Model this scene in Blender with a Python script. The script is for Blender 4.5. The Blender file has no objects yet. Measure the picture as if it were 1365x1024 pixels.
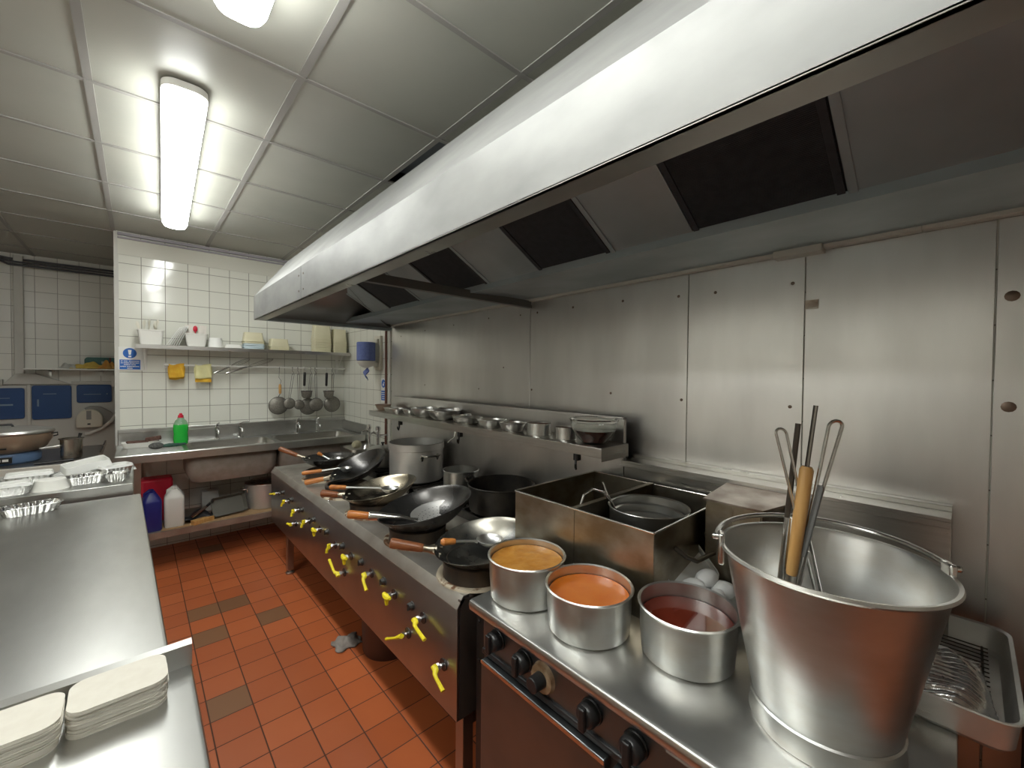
import bpy, bmesh, math, random
from mathutils import Vector, Matrix, Euler
random.seed(7)
PI = math.pi
sc = bpy.context.scene
COL = sc.collection

# ---------------------------------------------------------------- camera
CAMZ = 1.5
cam_d = bpy.data.cameras.new('camera'); cam = bpy.data.objects.new('camera', cam_d); COL.objects.link(cam)
cam_d.sensor_fit = 'HORIZONTAL'; cam_d.sensor_width = 36.0; cam_d.lens = 36.0 * 552.5 / 1365.0
cam_d.clip_start = 0.02; cam_d.clip_end = 60
yaw, pitch, roll = math.radians(42.175), math.radians(-1.157), math.radians(.532)
fw = Vector((math.sin(yaw)*math.cos(pitch), math.cos(yaw)*math.cos(pitch), math.sin(pitch)))
rt = Vector((math.cos(yaw), -math.sin(yaw), 0)); up = rt.cross(fw)
rt, up = math.cos(roll)*rt + math.sin(roll)*up, -math.sin(roll)*rt + math.cos(roll)*up
mw = Matrix((rt, up, -fw)).transposed().to_4x4(); mw.translation = Vector((0, 0, CAMZ))
cam.matrix_world = mw
sc.camera = cam

# ---------------------------------------------------------------- world, exposure
w = bpy.data.worlds.new('world'); sc.world = w; w.use_nodes = True
w.node_tree.nodes['Background'].inputs[0].default_value = (.75, .82, .9, 1)
w.node_tree.nodes['Background'].inputs[1].default_value = .3
sc.view_settings.view_transform = 'Standard'; sc.view_settings.look = 'None'
sc.view_settings.exposure = 0.28; sc.view_settings.gamma = 1; sc.view_settings.use_curve_mapping = False
LAMP = 22.0          # brightness of the ceiling lamp lenses

# ---------------------------------------------------------------- materials
def _n(nt, t, **k):
    n = nt.nodes.new(t)
    for a, b in k.items(): setattr(n, a, b)
    return n
def _math(nt, op, a, b=None, c=None):
    n = _n(nt, 'ShaderNodeMath', operation=op)
    for i, v in enumerate((a, b, c)):
        if v is None: continue
        if isinstance(v, (int, float)): n.inputs[i].default_value = v
        else: nt.links.new(v, n.inputs[i])
    return n.outputs[0]
def _mix(nt, fac, a, b):
    n = _n(nt, 'ShaderNodeMix', data_type='RGBA')
    for i, v in ((0, fac), (6, a), (7, b)):
        if isinstance(v, (int, float)): n.inputs[i].default_value = v
        elif isinstance(v, tuple): n.inputs[i].default_value = (*v[:3], 1)
        else: nt.links.new(v, n.inputs[i])
    return n.outputs[2]
MATS = {}
def mat(name, col=(.5, .5, .5), metal=0., rough=.5, col2=None, nscale=8., stretch=(1, 1, 1), rvar=0., bump=0., trans=0., emit=None, estr=1., ior=1.45, alpha=1., sharp=None, spec=None, coat=0.):
    """one procedural material: noise mixes col/col2, varies roughness, and bumps"""
    if name in MATS: return MATS[name]
    m = bpy.data.materials.new(name); m.use_nodes = True; nt = m.node_tree; b = nt.nodes['Principled BSDF']
    b.inputs['Base Color'].default_value = (*col, 1); b.inputs['Metallic'].default_value = metal
    b.inputs['Roughness'].default_value = rough; b.inputs['IOR'].default_value = ior
    b.inputs['Transmission Weight'].default_value = trans; b.inputs['Alpha'].default_value = alpha
    b.inputs['Coat Weight'].default_value = coat
    if spec is not None: b.inputs['Specular IOR Level'].default_value = spec
    if emit: b.inputs['Emission Color'].default_value = (*emit, 1); b.inputs['Emission Strength'].default_value = estr
    tc = _n(nt, 'ShaderNodeTexCoord'); mp = _n(nt, 'ShaderNodeMapping'); mp.inputs['Scale'].default_value = stretch
    nz = _n(nt, 'ShaderNodeTexNoise'); nz.inputs['Scale'].default_value = nscale; nz.inputs['Detail'].default_value = 5
    nt.links.new(tc.outputs['Object'], mp.inputs[0]); nt.links.new(mp.outputs[0], nz.inputs['Vector'])
    f = nz.outputs['Fac']
    if col2 is not None:
        lo, hi = sharp or (.35, .65)
        r = _n(nt, 'ShaderNodeMapRange'); r.inputs[1].default_value = lo; r.inputs[2].default_value = hi
        nt.links.new(f, r.inputs[0]); nt.links.new(_mix(nt, r.outputs[0], col, col2), b.inputs['Base Color'])
    if rvar: nt.links.new(_math(nt, 'MULTIPLY_ADD', f, rvar*2, rough-rvar), b.inputs['Roughness'])
    if bump:
        bp = _n(nt, 'ShaderNodeBump'); bp.inputs['Strength'].default_value = bump; bp.inputs['Distance'].default_value = .01
        nt.links.new(f, bp.inputs['Height']); nt.links.new(bp.outputs[0], b.inputs['Normal'])
    MATS[name] = m
    return m
def tile_mat(name, ax, size, off, grout, col, gcol, rough, var=.05, rgrout=.8, bump=.4, col2=None, coat=0., wav=0.):
    m = bpy.data.materials.new(name); m.use_nodes = True; nt = m.node_tree; b = nt.nodes['Principled BSDF']
    tc = _n(nt, 'ShaderNodeTexCoord'); s = _n(nt, 'ShaderNodeSeparateXYZ'); nt.links.new(tc.outputs['Object'], s.inputs[0])
    ds, cells = [], []
    for i in (0, 1):
        t = _math(nt, 'DIVIDE', _math(nt, 'SUBTRACT', s.outputs[ax[i]], off[i]), size[i])
        fl = _math(nt, 'FLOOR', t); fr = _math(nt, 'SUBTRACT', t, fl)
        ds.append(_math(nt, 'MULTIPLY', _math(nt, 'MINIMUM', fr, _math(nt, 'SUBTRACT', 1, fr)), size[i])); cells.append(fl)
    d = _math(nt, 'MINIMUM', *ds)
    g = _n(nt, 'ShaderNodeMapRange'); g.inputs[1].default_value = grout*.35; g.inputs[2].default_value = grout*.65
    nt.links.new(d, g.inputs[0])
    cb = _n(nt, 'ShaderNodeCombineXYZ'); nt.links.new(cells[0], cb.inputs[0]); nt.links.new(cells[1], cb.inputs[1])
    wn = _n(nt, 'ShaderNodeTexWhiteNoise', noise_dimensions='3D'); nt.links.new(cb.outputs[0], wn.inputs['Vector'])
    nz = _n(nt, 'ShaderNodeTexNoise'); nz.inputs['Scale'].default_value = 6; nz.inputs['Detail'].default_value = 6
    nt.links.new(tc.outputs['Object'], nz.inputs['Vector'])
    base = _mix(nt, nz.outputs['Fac'], col, col2 or col)
    dark = tuple(c*(1-var*2) for c in col)
    base = _mix(nt, _math(nt, 'MULTIPLY', wn.outputs['Value'], .7), base, dark)
    nt.links.new(_mix(nt, g.outputs[0], gcol, base), b.inputs['Base Color'])
    nt.links.new(_math(nt, 'MULTIPLY_ADD', g.outputs[0], rough-rgrout, rgrout), b.inputs['Roughness'])
    bp = _n(nt, 'ShaderNodeBump'); bp.inputs['Strength'].default_value = bump; bp.inputs['Distance'].default_value = .002
    hgt = _math(nt, 'ADD', g.outputs[0], _math(nt, 'MULTIPLY', nz.outputs['Fac'], wav)) if wav else g.outputs[0]
    nt.links.new(hgt, bp.inputs['Height']); nt.links.new(bp.outputs[0], b.inputs['Normal'])
    b.inputs['Coat Weight'].default_value = coat
    return m

white_tile = tile_mat('white_tile_far', (0, 2), (.1535, .148), (.034, 1.055), .004, (.80, .80, .725), (.23, .215, .175), .11, .03, col2=(.77, .765, .685), wav=2.)
white_tile_side = tile_mat('white_tile_side', (1, 2), (.155, .148), (4.65, 1.055), .004, (.80, .80, .725), (.23, .215, .175), .11, .03, col2=(.77, .765, .685), wav=2.)
niche_tile = tile_mat('niche_tile', (0, 2), (.1535, .155), (-.13, 1.048), .004, (.80, .79, .73), (.33, .31, .28), .25, .03)
niche_tile_side = tile_mat('niche_tile_side', (1, 2), (.1535, .155), (-.13, 1.048), .004, (.80, .79, .73), (.33, .31, .28), .25, .03)
floor_red = tile_mat('quarry_tile_red', (0, 1), (.158, .160), (.066, .39), .005, (.52, .125, .040), (.09, .035, .02), .34, .12, bump=.5, col2=(.60, .17, .058), wav=.6)
floor_brown = tile_mat('quarry_tile_brown', (0, 1), (.158, .160), (.066, .39), .005, (.25, .115, .055), (.09, .045, .03), .40, .1, bump=.5, col2=(.29, .14, .065), wav=.6)
ceil_panel = mat('ceiling_panel', (.41, .41, .36), 0, .42, (.35, .35, .31), 1.3, rvar=.05)
ceil_bar = mat('ceiling_grid_bar', (.29, .28, .26), 0, .5)
plaster = mat('plaster', (.62, .61, .56), 0, .6, (.55, .54, .5), 3)
dark_void = mat('dark_void', (.03, .035, .045), 0, .8)
steel = mat('brushed_steel', (.60, .585, .55), 1, .30, (.52, .50, .47), 5, (1, 1, 14), .07)
steel_wall = mat('steel_wall_panel', (.77, .75, .73), 1, .34, (.62, .60, .58), 4, (1, 1, .25), .09)
steel_hood = mat('hood_steel', (.30, .30, .29), .6, .5, (.24, .24, .235), 7, (1, .5, 1), .12, .03)
steel_hood_in = mat('hood_inner_steel', (.43, .49, .51), .75, .5, (.33, .385, .40), 3, rvar=.08)
steel_top = mat('worktop_steel', (.64, .64, .62), 1, .31, (.54, .54, .52), 6, (1.2, .4, 1), .08, .012)
steel_cook = mat('cooker_steel', (.52, .48, .43), 1, .27, (.40, .35, .30), 5, (1, 1, 2), .08)
steel_front = mat('cooker_front_steel', (.50, .48, .47), 1, .30, (.42, .40, .40), 4, (1, 1, 1), .05)
steel_oven = mat('oven_steel', (.25, .265, .275), 1, .38, (.20, .215, .225), 4, rvar=.05)
steel_deck = mat('cooker_deck_steel', (.66, .63, .58), .85, .42, (.48, .44, .39), 6, rvar=.08)
steel_dirty = mat('greasy_steel', (.50, .46, .38), 1, .34, (.27, .22, .15), 7, (1, 1, 1.6), .1)
steel_bright = mat('bright_steel', (.74, .73, .70), 1, .20, (.66, .65, .62), 30, (1, 1, 3), .05)
steel_pot = mat('pot_steel', (.69, .70, .69), 1, .34, (.62, .60, .56), 9, (1, 1, 2), .06)
alu = mat('aluminium', (.74, .73, .71), .85, .45, (.66, .65, .63), 8, rvar=.08)
foil = mat('foil', (.78, .78, .77), 1, .18, None, 70, bump=.12)
chrome = mat('chrome', (.75, .75, .75), 1, .1)
black_iron = mat('black_iron', (.030, .028, .026), .35, .42, (.065, .055, .045), 14, bump=.2)
ring_iron = mat('burnt_ring_iron', (.035, .030, .026), .4, .5, (.085, .06, .04), 16, (1, 1, .2), bump=.25)
wok_black = mat('wok_black', (.055, .055, .056), .85, .26, (.11, .105, .10), 5, rvar=.1)
wok_gold = mat('wok_patina', (.06, .052, .042), .9, .26, (.50, .44, .33), 5, rvar=.1, sharp=(.46, .56))
wok_grey = mat('wok_grey', (.10, .10, .095), .9, .28, (.36, .34, .29), 4.5, rvar=.1, sharp=(.45, .62))
wood_orange = mat('wood_orange', (.62, .24, .055), 0, .38, (.42, .13, .03), 10, (1, 8, 8), coat=.3)
wood_brown = mat('wood_brown', (.32, .115, .045), 0, .42, (.17, .055, .02), 10, (1, 8, 8), coat=.2)
wood_light = mat('wood_light', (.62, .36, .13), 0, .42, (.52, .27, .085), 9, (8, 8, 1))
yellow_pl = mat('yellow_plastic', (.82, .68, .02), 0, .4)
black_pl = mat('black_plastic', (.018, .017, .017), 0, .3)
black_rough = mat('black_filter', (.030, .033, .038), .2, .55, (.042, .045, .05), 40)
white_pl = mat('white_plastic', (.78, .77, .72), 0, .4)
cream_pl = mat('cream_plastic', (.74, .70, .50), 0, .45, (.70, .66, .46), 10)
clear_pl = mat('clear_plastic', (.90, .90, .87), 0, .3, trans=.08, ior=1.2)
blue_board = mat('blue_board', (.018, .065, .20), 0, .42, (.022, .075, .225), 5)
blue_pl = mat('blue_bottle_plastic', (.022, .025, .20), 0, .35)
red_pl = mat('red_plastic', (.62, .02, .05), 0, .4)
green_liq = mat('green_liquid', (.02, .46, .05), 0, .15, coat=.6, emit=None)
sign_blue = mat('sign_blue', (.02, .13, .48), 0, .4)
sign_white = mat('sign_white', (.80, .80, .77), 0, .4)
paper_blue = mat('blue_paper', (.17, .22, .47), 0, .9, (.14, .18, .42), 60, bump=.2)
paper_white = mat('white_card', (.70, .665, .585), 0, .7, (.66, .62, .54), 40)
paper_edge = mat('card_edge', (.74, .68, .57), 0, .8)
yellow_cloth = mat('yellow_cloth', (.80, .50, .05), 0, .85, (.72, .36, .03), 20, bump=.4)
cream_cloth = mat('cream_cloth', (.80, .76, .42), 0, .9, (.76, .71, .36), 30, bump=.3)
sauce_curry = mat('curry_sauce', (.38, .145, .014), 0, .30, (.50, .235, .045), 26, bump=.5, coat=.2)
sauce_orange = mat('orange_sauce', (.46, .10, .006), 0, .2, (.52, .14, .010), 10, bump=.05, coat=.5)
sauce_red = mat('dark_red_sauce', (.075, .008, .004), 0, .1, (.13, .018, .008), 9, bump=.05, coat=.8)
glass = mat('glass', (.95, .97, .95), 0, .03, trans=1., ior=1.45)
egg_m = mat('egg_shell', (.82, .82, .81), 0, .45)
copper_pl = mat('cooker_body_tan', (.50, .33, .22), .55, .35, (.40, .30, .22), 5)
blue_grey = mat('blue_grey_paint', (.09, .15, .26), 0, .45)
rust = mat('rusty_pipe', (.16, .07, .05), .2, .6)
mesh_gauze = mat('wire_gauze', (.36, .34, .30), .7, .5, (.26, .24, .21), 90, alpha=.8)
sponge_brown = mat('scourer_brown', (.16, .09, .07), 0, .95, (.10, .05, .04), 60, bump=.5)
sponge_green = mat('scourer_green', (.03, .08, .06), 0, .95, (.05, .10, .08), 60, bump=.5)
cardboard = mat('cardboard', (.42, .27, .14), 0, .85, (.36, .22, .11), 12)
rag_m = mat('grey_rag', (.30, .27, .24), 0, .95, (.2, .17, .15), 20)
lens_m = mat('lamp_lens', (.9, .9, .9), 0, .4, emit=(.975, 1., .965), estr=LAMP)

# ---------------------------------------------------------------- mesh helpers
class M:
    def __init__(s): s.b = bmesh.new(); s.xf = Matrix.Identity(4)
    def v(s, p): return s.b.verts.new(s.xf @ Vector(p))
    def box(s, x0, x1, y0, y1, z0, z1, mi=0, R=None):
        c = Vector(((x0+x1)/2, (y0+y1)/2, (z0+z1)/2)); vs = []
        for a in (x0, x1):
            for b in (y0, y1):
                for d in (z0, z1):
                    p = Vector((a, b, d))
                    if R is not None: p = c + R @ (p-c)
                    vs.append(s.v(p))
        for f in ((0,1,3,2),(4,6,7,5),(0,4,5,1),(2,3,7,6),(0,2,6,4),(1,5,7,3)):
            s.b.faces.new([vs[i] for i in f]).material_index = mi
        return s
    def lathe(s, prof, seg=36, c=(0, 0, 0), mi=0, close=False, sx=1., sy=1.):
        """profile of (r, z); r=0 ends close to a point"""
        c = Vector(c); rings = []
        for r, z in prof:
            if abs(r) < 1e-6: rings.append([s.v(c+Vector((0, 0, z)))])
            else: rings.append([s.v(c+Vector((r*sx*math.cos(2*PI*i/seg), r*sy*math.sin(2*PI*i/seg), z))) for i in range(seg)])
        pairs = list(zip(rings[:-1], rings[1:]))
        if close: pairs.append((rings[-1], rings[0]))
        for a, b in pairs:
            for i in range(seg):
                j = (i+1) % seg
                if len(a) == 1 and len(b) == 1: continue
                if len(a) == 1: f = [a[0], b[j], b[i]]
                elif len(b) == 1: f = [a[i], a[j], b[0]]
                else: f = [a[i], a[j], b[j], b[i]]
                s.b.faces.new(f[::-1] if False else f).material_index = mi
        return s
    def cyl(s, p0, p1, r0, r1=None, seg=16, mi=0, cap=True):
        return s.tube([p0, p1], r0, seg, mi=mi, radii=[r0, r0 if r1 is None else r1], cap=cap)
    def tube(s, pts, r, seg=8, mi=0, radii=None, closed=False, cap=True, flat=1.):
        pts = [Vector(p) for p in pts]; n = len(pts); radii = radii or [r]*n; rings = []
        prev = None
        for i, p in enumerate(pts):
            a = pts[i-1] if (i > 0 or closed) else p; b = pts[(i+1) % n] if (i < n-1 or closed) else p
            t = (b-a).normalized() if (b-a).length > 1e-9 else Vector((0, 0, 1))
            if prev is None:
                u = t.cross(Vector((0, 0, 1)))
                if u.length < .05: u = t.cross(Vector((0, 1, 0)))
            else: u = prev - t*prev.dot(t)
            u.normalize(); prev = u; v = t.cross(u)
            rings.append([s.v(p + (u*math.cos(2*PI*k/seg) + v*math.sin(2*PI*k/seg)*flat)*radii[i]) for k in range(seg)])
        pr = list(zip(rings[:-1], rings[1:]))
        if closed: pr.append((rings[-1], rings[0]))
        for a, b in pr:
            for k in range(seg):
                j = (k+1) % seg
                s.b.faces.new((a[k], a[j], b[j], b[k])).material_index = mi
        if cap and not closed:
            s.b.faces.new(rings[0]).material_index = mi; s.b.faces.new(rings[-1][::-1]).material_index = mi
        return s
    def prism(s, poly, axis, a, b, mi=0):
        """polygon in the plane of the two other axes, extruded along axis from a to b"""
        def P(q, h):
            if axis == 0: return (h, q[0], q[1])
            if axis == 1: return (q[0], h, q[1])
            return (q[0], q[1], h)
        A = [s.v(P(q, a)) for q in poly]; B = [s.v(P(q, b)) for q in poly]
        s.b.faces.new(A).material_index = mi; s.b.faces.new(B[::-1]).material_index = mi
        for i in range(len(poly)):
            j = (i+1) % len(poly); s.b.faces.new((A[i], B[i], B[j], A[j])).material_index = mi
        return s
    def quad(s, pts, mi=0): s.b.faces.new([s.v(p) for p in pts]).material_index = mi; return s
    def grid(s, fn, nu, nv, mi=0, th=0.):
        V = [[s.v(fn(i/nu, j/nv)) for j in range(nv+1)] for i in range(nu+1)]
        for i in range(nu):
            for j in range(nv): s.b.faces.new((V[i][j], V[i+1][j], V[i+1][j+1], V[i][j+1])).material_index = mi
        return s
    def ball(s, c, r, sx=1, sy=1, sz=1, seg=20, mi=0):
        n = seg//2
        return s.lathe([(r*math.sin(PI*i/n) if 0 < i < n else 0, -r*sz*math.cos(PI*i/n)) for i in range(n+1)], seg, c, mi, sx=sx, sy=sy)
def obj(name, m, mats, parent=None, loc=(0, 0, 0), rot=(0, 0, 0), bevel=0, seg=2, solid=0., ang=35, sub=0):
    bmesh.ops.recalc_face_normals(m.b, faces=m.b.faces)
    me = bpy.data.meshes.new(name)
    for f in m.b.faces: f.smooth = True
    lim = math.radians(ang)
    for e in m.b.edges:
        if len(e.link_faces) == 2 and e.calc_face_angle(0) > lim: e.smooth = False
    m.b.to_mesh(me); m.b.free()
    for k in (mats if isinstance(mats, (list, tuple)) else [mats]): me.materials.append(k)
    o = bpy.data.objects.new(name, me); COL.objects.link(o)
    o.location = loc; o.rotation_euler = rot
    if parent is not None: o.parent = parent
    if solid:
        md = o.modifiers.new('thickness', 'SOLIDIFY'); md.thickness = solid; md.offset = 0
    if sub:
        md = o.modifiers.new('smooth', 'SUBSURF'); md.levels = sub; md.render_levels = sub
    if bevel:
        md = o.modifiers.new('bevel', 'BEVEL'); md.width = bevel; md.segments = seg; md.limit_method = 'ANGLE'; md.angle_limit = math.radians(40)
        md.harden_normals = False
    return o
def tag(o, label, cat, group=None, kind=None):
    o['label'] = label; o['category'] = cat
    if group: o['group'] = group
    if kind: o['kind'] = kind
    return o
def thing(name, label, cat, loc=(0, 0, 0), rot=(0, 0, 0), group=None):
    o = bpy.data.objects.new(name, None); COL.objects.link(o); o.empty_display_size = .05
    o.location = loc; o.rotation_euler = rot if isinstance(rot, (tuple, Euler)) else (0, 0, rot)
    return tag(o, label, cat, group)
def struct(name, m, mats, **k):
    o = obj(name, m, mats, **k); o['kind'] = 'structure'; return o
def dup(root, loc, rot=None, label=None, group=None, scale=None):
    r = root.copy(); COL.objects.link(r); r.location = loc
    if rot is not None: r.rotation_euler = rot if isinstance(rot, (tuple, Euler)) else (0, 0, rot)
    if scale: r.scale = scale
    if label: r['label'] = label
    if group: r['group'] = group
    def rec(src, dst):
        for ch in src.children:
            c = ch.copy(); COL.objects.link(c); c.parent = dst; rec(ch, c)
    rec(root, r)
    return r
def rrect(w, d, r, n=5, c=(0, 0)):
    out = []
    for sx, sy, a0 in ((1, 1, 0), (-1, 1, 90), (-1, -1, 180), (1, -1, 270)):
        for i in range(n+1):
            a = math.radians(a0 + 90*i/n)
            out.append((c[0]+sx*(w/2-r)+r*math.cos(a), c[1]+sy*(d/2-r)+r*math.sin(a)))
    return out
def loft(m, loops, mi=0, cap0=True, cap1=True):
    """loops of equal length, each a list of 3D points"""
    V = [[m.v(p) for p in L] for L in loops]; n = len(V[0])
    for a, b in zip(V[:-1], V[1:]):
        for i in range(n):
            j = (i+1) % n; m.b.faces.new((a[i], a[j], b[j], b[i])).material_index = mi
    if cap0: m.b.faces.new(V[0][::-1]).material_index = mi
    if cap1: m.b.faces.new(V[-1]).material_index = mi
    return m
def at_z(poly, z): return [(x, y, z) for x, y in poly]

# ================================================================ SETTING
WX, FY, NX, NY, CZ = 1.70, 4.65, -.127, 6.25, 2.643
LX, BY = -2.2, -2.4
# floor: one quad per tile so the darker replacement tiles are their own tiles
fl = M(); tx, ty = .158, .160
brown = {(1, 17), (2, 17), (3, 15), (1, 15), (1, 11), (2, 24), (-3, 20), (-2, 8)}
i0, i1, j0, j1 = -15, 11, -18, 38
vv = {}
for i in range(i0, i1+1):
    for j in range(j0, j1+1):
        vv[i, j] = fl.v((max(LX-.1, min(WX+.05, .066+tx*i)), max(BY-.1, min(NY+.1, .39+ty*j)), 0))
for i in range(i0, i1):
    for j in range(j0, j1):
        f = fl.b.faces.new((vv[i, j], vv[i+1, j], vv[i+1, j+1], vv[i, j+1]))
        f.material_index = 1 if (i, j) in brown else 0
struct('floor', fl, [floor_red, floor_brown])
struct('wall_far', M().box(NX, WX+.1, FY, FY+.12, 0, 2.9), white_tile)
struct('wall_partition', M().box(NX, NX+.12, FY+.12, NY, 0, 2.9), niche_tile_side)
struct('wall_right', M().box(WX, WX+.12, BY, FY, 0, 2.9), white_tile_side)
struct('wall_niche', M().box(LX-.1, NX+.12, NY, NY+.1, 0, 2.9), niche_tile)
struct('wall_left', M().box(LX-.1, LX, BY, NY, 0, 2.9), white_tile_side)
struct('wall_back', M().box(LX-.1, WX+.12, BY-.1, BY, 0, 2.9), white_tile)
# plain band of plaster above the tiles on the far wall, white corner bead
struct('trim_1', M().box(NX-.004, NX+.024, FY-.006, FY+.004, .9, 2.635), plaster)
struct('trim_2', M().box(NX+.02, WX, FY-.03, FY, CZ-.035, CZ-.012).box(NX+.02, WX, FY-.02, FY, CZ-.06, CZ-.045), mat('grey_trunking', (.36, .34, .37), 0, .4), bevel=.003)
struct('trim_3', M().box(NX+.02, WX, FY-.007, FY+.002, 2.455, CZ-.06), mat('cream_paint', (.66, .65, .57), 0, .5))
# suspended ceiling: panels between bars, one panel missing above the hood
cl = M(); gx0, gdx, gy0, gdy = -.133, .612, .577, .588
for i in range(-4, 3):
    for j in range(-6, 10):
        x0, x1 = gx0+gdx*i, gx0+gdx*(i+1); y0, y1 = gy0+gdy*j, gy0+gdy*(j+1)
        x0, x1 = max(x0, LX), min(x1, WX); y0, y1 = max(y0, BY), min(y1, NY)
        if x1 <= x0 or y1 <= y0: continue
        if (i, j) == (2, 2): continue
        cl.box(x0, x1, y0, y1, CZ, CZ+.012, mi=0)
for i in range(-3, 4):
    x = gx0+gdx*i
    if LX < x < WX: cl.box(x-.013, x+.013, BY, NY, CZ-.004, CZ+.002, mi=1)
for j in range(-5, 10):
    y = gy0+gdy*j; cl.box(LX, WX, y-.010, y+.010, CZ-.005, CZ+.001, mi=1)
cl.box(LX, WX, BY, NY, 2.88, 2.9, mi=2)
struct('ceiling', cl, [ceil_panel, ceil_bar, dark_void])
struct('trim_4', M().box(1.13, 1.66, 1.80, 2.30, 2.70, 2.76), mat('duct_dark_metal', (.10, .11, .13), .5, .5), bevel=.01)
# boxing and conduits in the niche
struct('trim_5', M().box(-.875, -.814, NY-.05, NY, 1.40, CZ-.02), plaster, bevel=.004)
pm = M()
for k in range(3): pm.tube([(-1.05+.02*k, NY-.12, CZ-.05-.012*k), (-.9, NY-.03-.02*k, CZ-.06-.03*k), (NX-.005, NY-.03-.02*k, CZ-.06-.03*k)], .011, 8)
struct('trim_6', pm, mat('conduit_grey', (.10, .10, .11), .3, .45))

# steel cladding on the right wall: separate sheets
names = []
def sheet(y0, y1, label, z0=.05, z1=1.925, proud=.006):
    o = obj('steel_wall_sheet', M().box(WX-proud, WX-.0005, y0+.0015, y1-.0015, z0, z1), steel_wall, bevel=.001)
    tag(o, label, 'wall panel', 'steel sheets cladding the right wall'); return o
SH = [(1.716, 3.47, 'wide steel wall sheet furthest from the camera, above the bowl shelf'),
      (.787, 1.716, 'steel wall sheet behind the glass bowl, between two joints'),
      (.383, .787, 'narrow steel wall sheet behind the fryer tanks'),
      (-.042, .383, 'steel wall sheet behind the bucket of utensils, with a small hinge on its edge'),
      (-1.3, -.042, 'steel wall sheet at the right edge with two large fixing discs')]
sheets = [sheet(*s) for s in SH]
def screw(parent, y, z, r=.006, x=WX-.006):
    m = M(); m.xf = Matrix.Translation((x, y, z)) @ Matrix.Rotation(-PI/2, 4, 'Y')
    m.lathe([(0, .003), (r*.6, .0028), (r, .0012), (r, 0)], 12)
    return obj('screw', m, mat('dark_screw', (.18, .13, .10), .8, .4), parent)
for y, z in ((3.3, 1.83), (2.9, 1.85), (2.5, 1.86), (2.1, 1.87), (1.95, 1.55), (1.80, 1.86), (2.9, 1.42), (2.2, 1.41)): screw(sheets[0], y, z, .005)
for y, z in ((1.66, 1.86), (1.1, 1.855), (.83, 1.84), (1.70, 1.42), (1.16, 1.42), (.81, 1.405), (1.4, 1.86)): screw(sheets[1], y, z)
for y, z in ((.68, 1.835), (.42, 1.83), (.42, 1.40)): screw(sheets[2], y, z)
for y, z in ((-.07, 1.72), (-.07, 1.43)): screw(sheets[4], y, z, .014)
obj('hinge', M().box(WX-.010, WX-.006, .345, .383, 1.735, 1.765).box(WX-.013, WX-.010, .350, .378, 1.742, 1.757), mat('painted_hinge', (.45, .36, .28), .2, .5, (.7, .66, .58), 30), sheets[3])
# conduit and clips along the top of the sheets
cm = M().box(WX-.035, WX-.001, .42, 3.45, 1.926, 1.942).box(WX-.040, WX-.001, .10, .33, 1.926, 1.944).box(WX-.040, WX-.001, -1.2, .10, 1.926, 1.944)
o = obj('cable_trunking', cm, mat('trunking_cream', (.50, .48, .43), 0, .45), bevel=.003)
tag(o, 'cream cable trunking run along the top of the steel wall sheets under the hood', 'trunking')
obj('junction_box', M().box(WX-.055, WX-.001, .33, .47, 1.915, 1.95), mat('trunking_cream'), o, bevel=.003)
# brown gas pipe and thin conduit at the edge of the cladding
o = obj('gas_pipe', M().cyl((WX-.02, 3.56, .3), (WX-.02, 3.56, 1.96), .011, seg=10), rust)
tag(o, 'thin brown vertical pipe beside the blue roll dispenser', 'pipe')
o = obj('white_conduit', M().cyl((WX-.015, 3.50, .3), (WX-.015, 3.50, 1.96), .012, seg=10), white_pl)
tag(o, 'thin white vertical conduit at the edge of the steel cladding', 'pipe')

# ---------------------------------------------------------------- ceiling lamps
def lamp(y0, y1, x, label):
    t = thing('ceiling_lamp', label, 'lamp', (x, y0, CZ-.007), 0, 'bright batten lamps on the ceiling')
    L = y1-y0
    m = M(); loft(m, [at_z([(px, py+L/2) for px, py in rrect(.15, L+.04, .05)], 0), at_z([(px, py+L/2) for px, py in rrect(.15, L+.04, .05)], -.028)])
    obj('base', m, white_pl, t)
    m = M(); Ls = []
    for sw, z in ((.130, -.0285), (.145, -.04), (.140, -.065), (.115, -.085), (.07, -.092)):
        Ls.append(at_z([(px, py+L/2) for px, py in rrect(sw, L-(.145-sw)*.6, min(.05, sw*.35), 6)], z))
    loft(m, Ls); obj('lens', m, lens_m, t)
    return t
la = lamp(2.10, 3.93, .150, 'long lit ceiling lamp nearer the sink wall, seen whole'); la.rotation_euler.z = math.radians(-2.0)
lamp(-.30, 1.50, .23, 'lit ceiling lamp cut off by the top edge of the picture')

# ================================================================ EXTRACTOR HOOD
HY0, HY1 = -1.2, 3.475
hood = thing('extractor_hood', 'long stainless steel extractor hood hanging over the wok cooker and fryers', 'extractor hood', (1.2, HY1, 1.885))
def H(m, name, mats, **k):   # parts are built in world coordinates, then moved under the hood
    m.b.transform(Matrix.Translation((-1.2, -HY1, -1.885))); return obj(name, m, mats, hood, **k)
m = M()   # canopy skin: front fascia, slope, top, far end
pr = [(.63, 1.885), (.63, 2.055), (.853, 2.35), (1.69, 2.35), (1.69, 2.338), (.862, 2.338), (.642, 2.050), (.642, 1.885)]
m.prism(pr, 1, HY0, HY1-.004)
H(m, 'canopy', steel_hood, bevel=.0015)
m = M(); m.prism([(.63, 1.885), (.63, 2.055), (.853, 2.35), (1.69, 2.35), (1.69, 1.93), (1.64, 1.885)], 1, HY1-.004, HY1)
H(m, 'end_panel', steel_hood)
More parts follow.
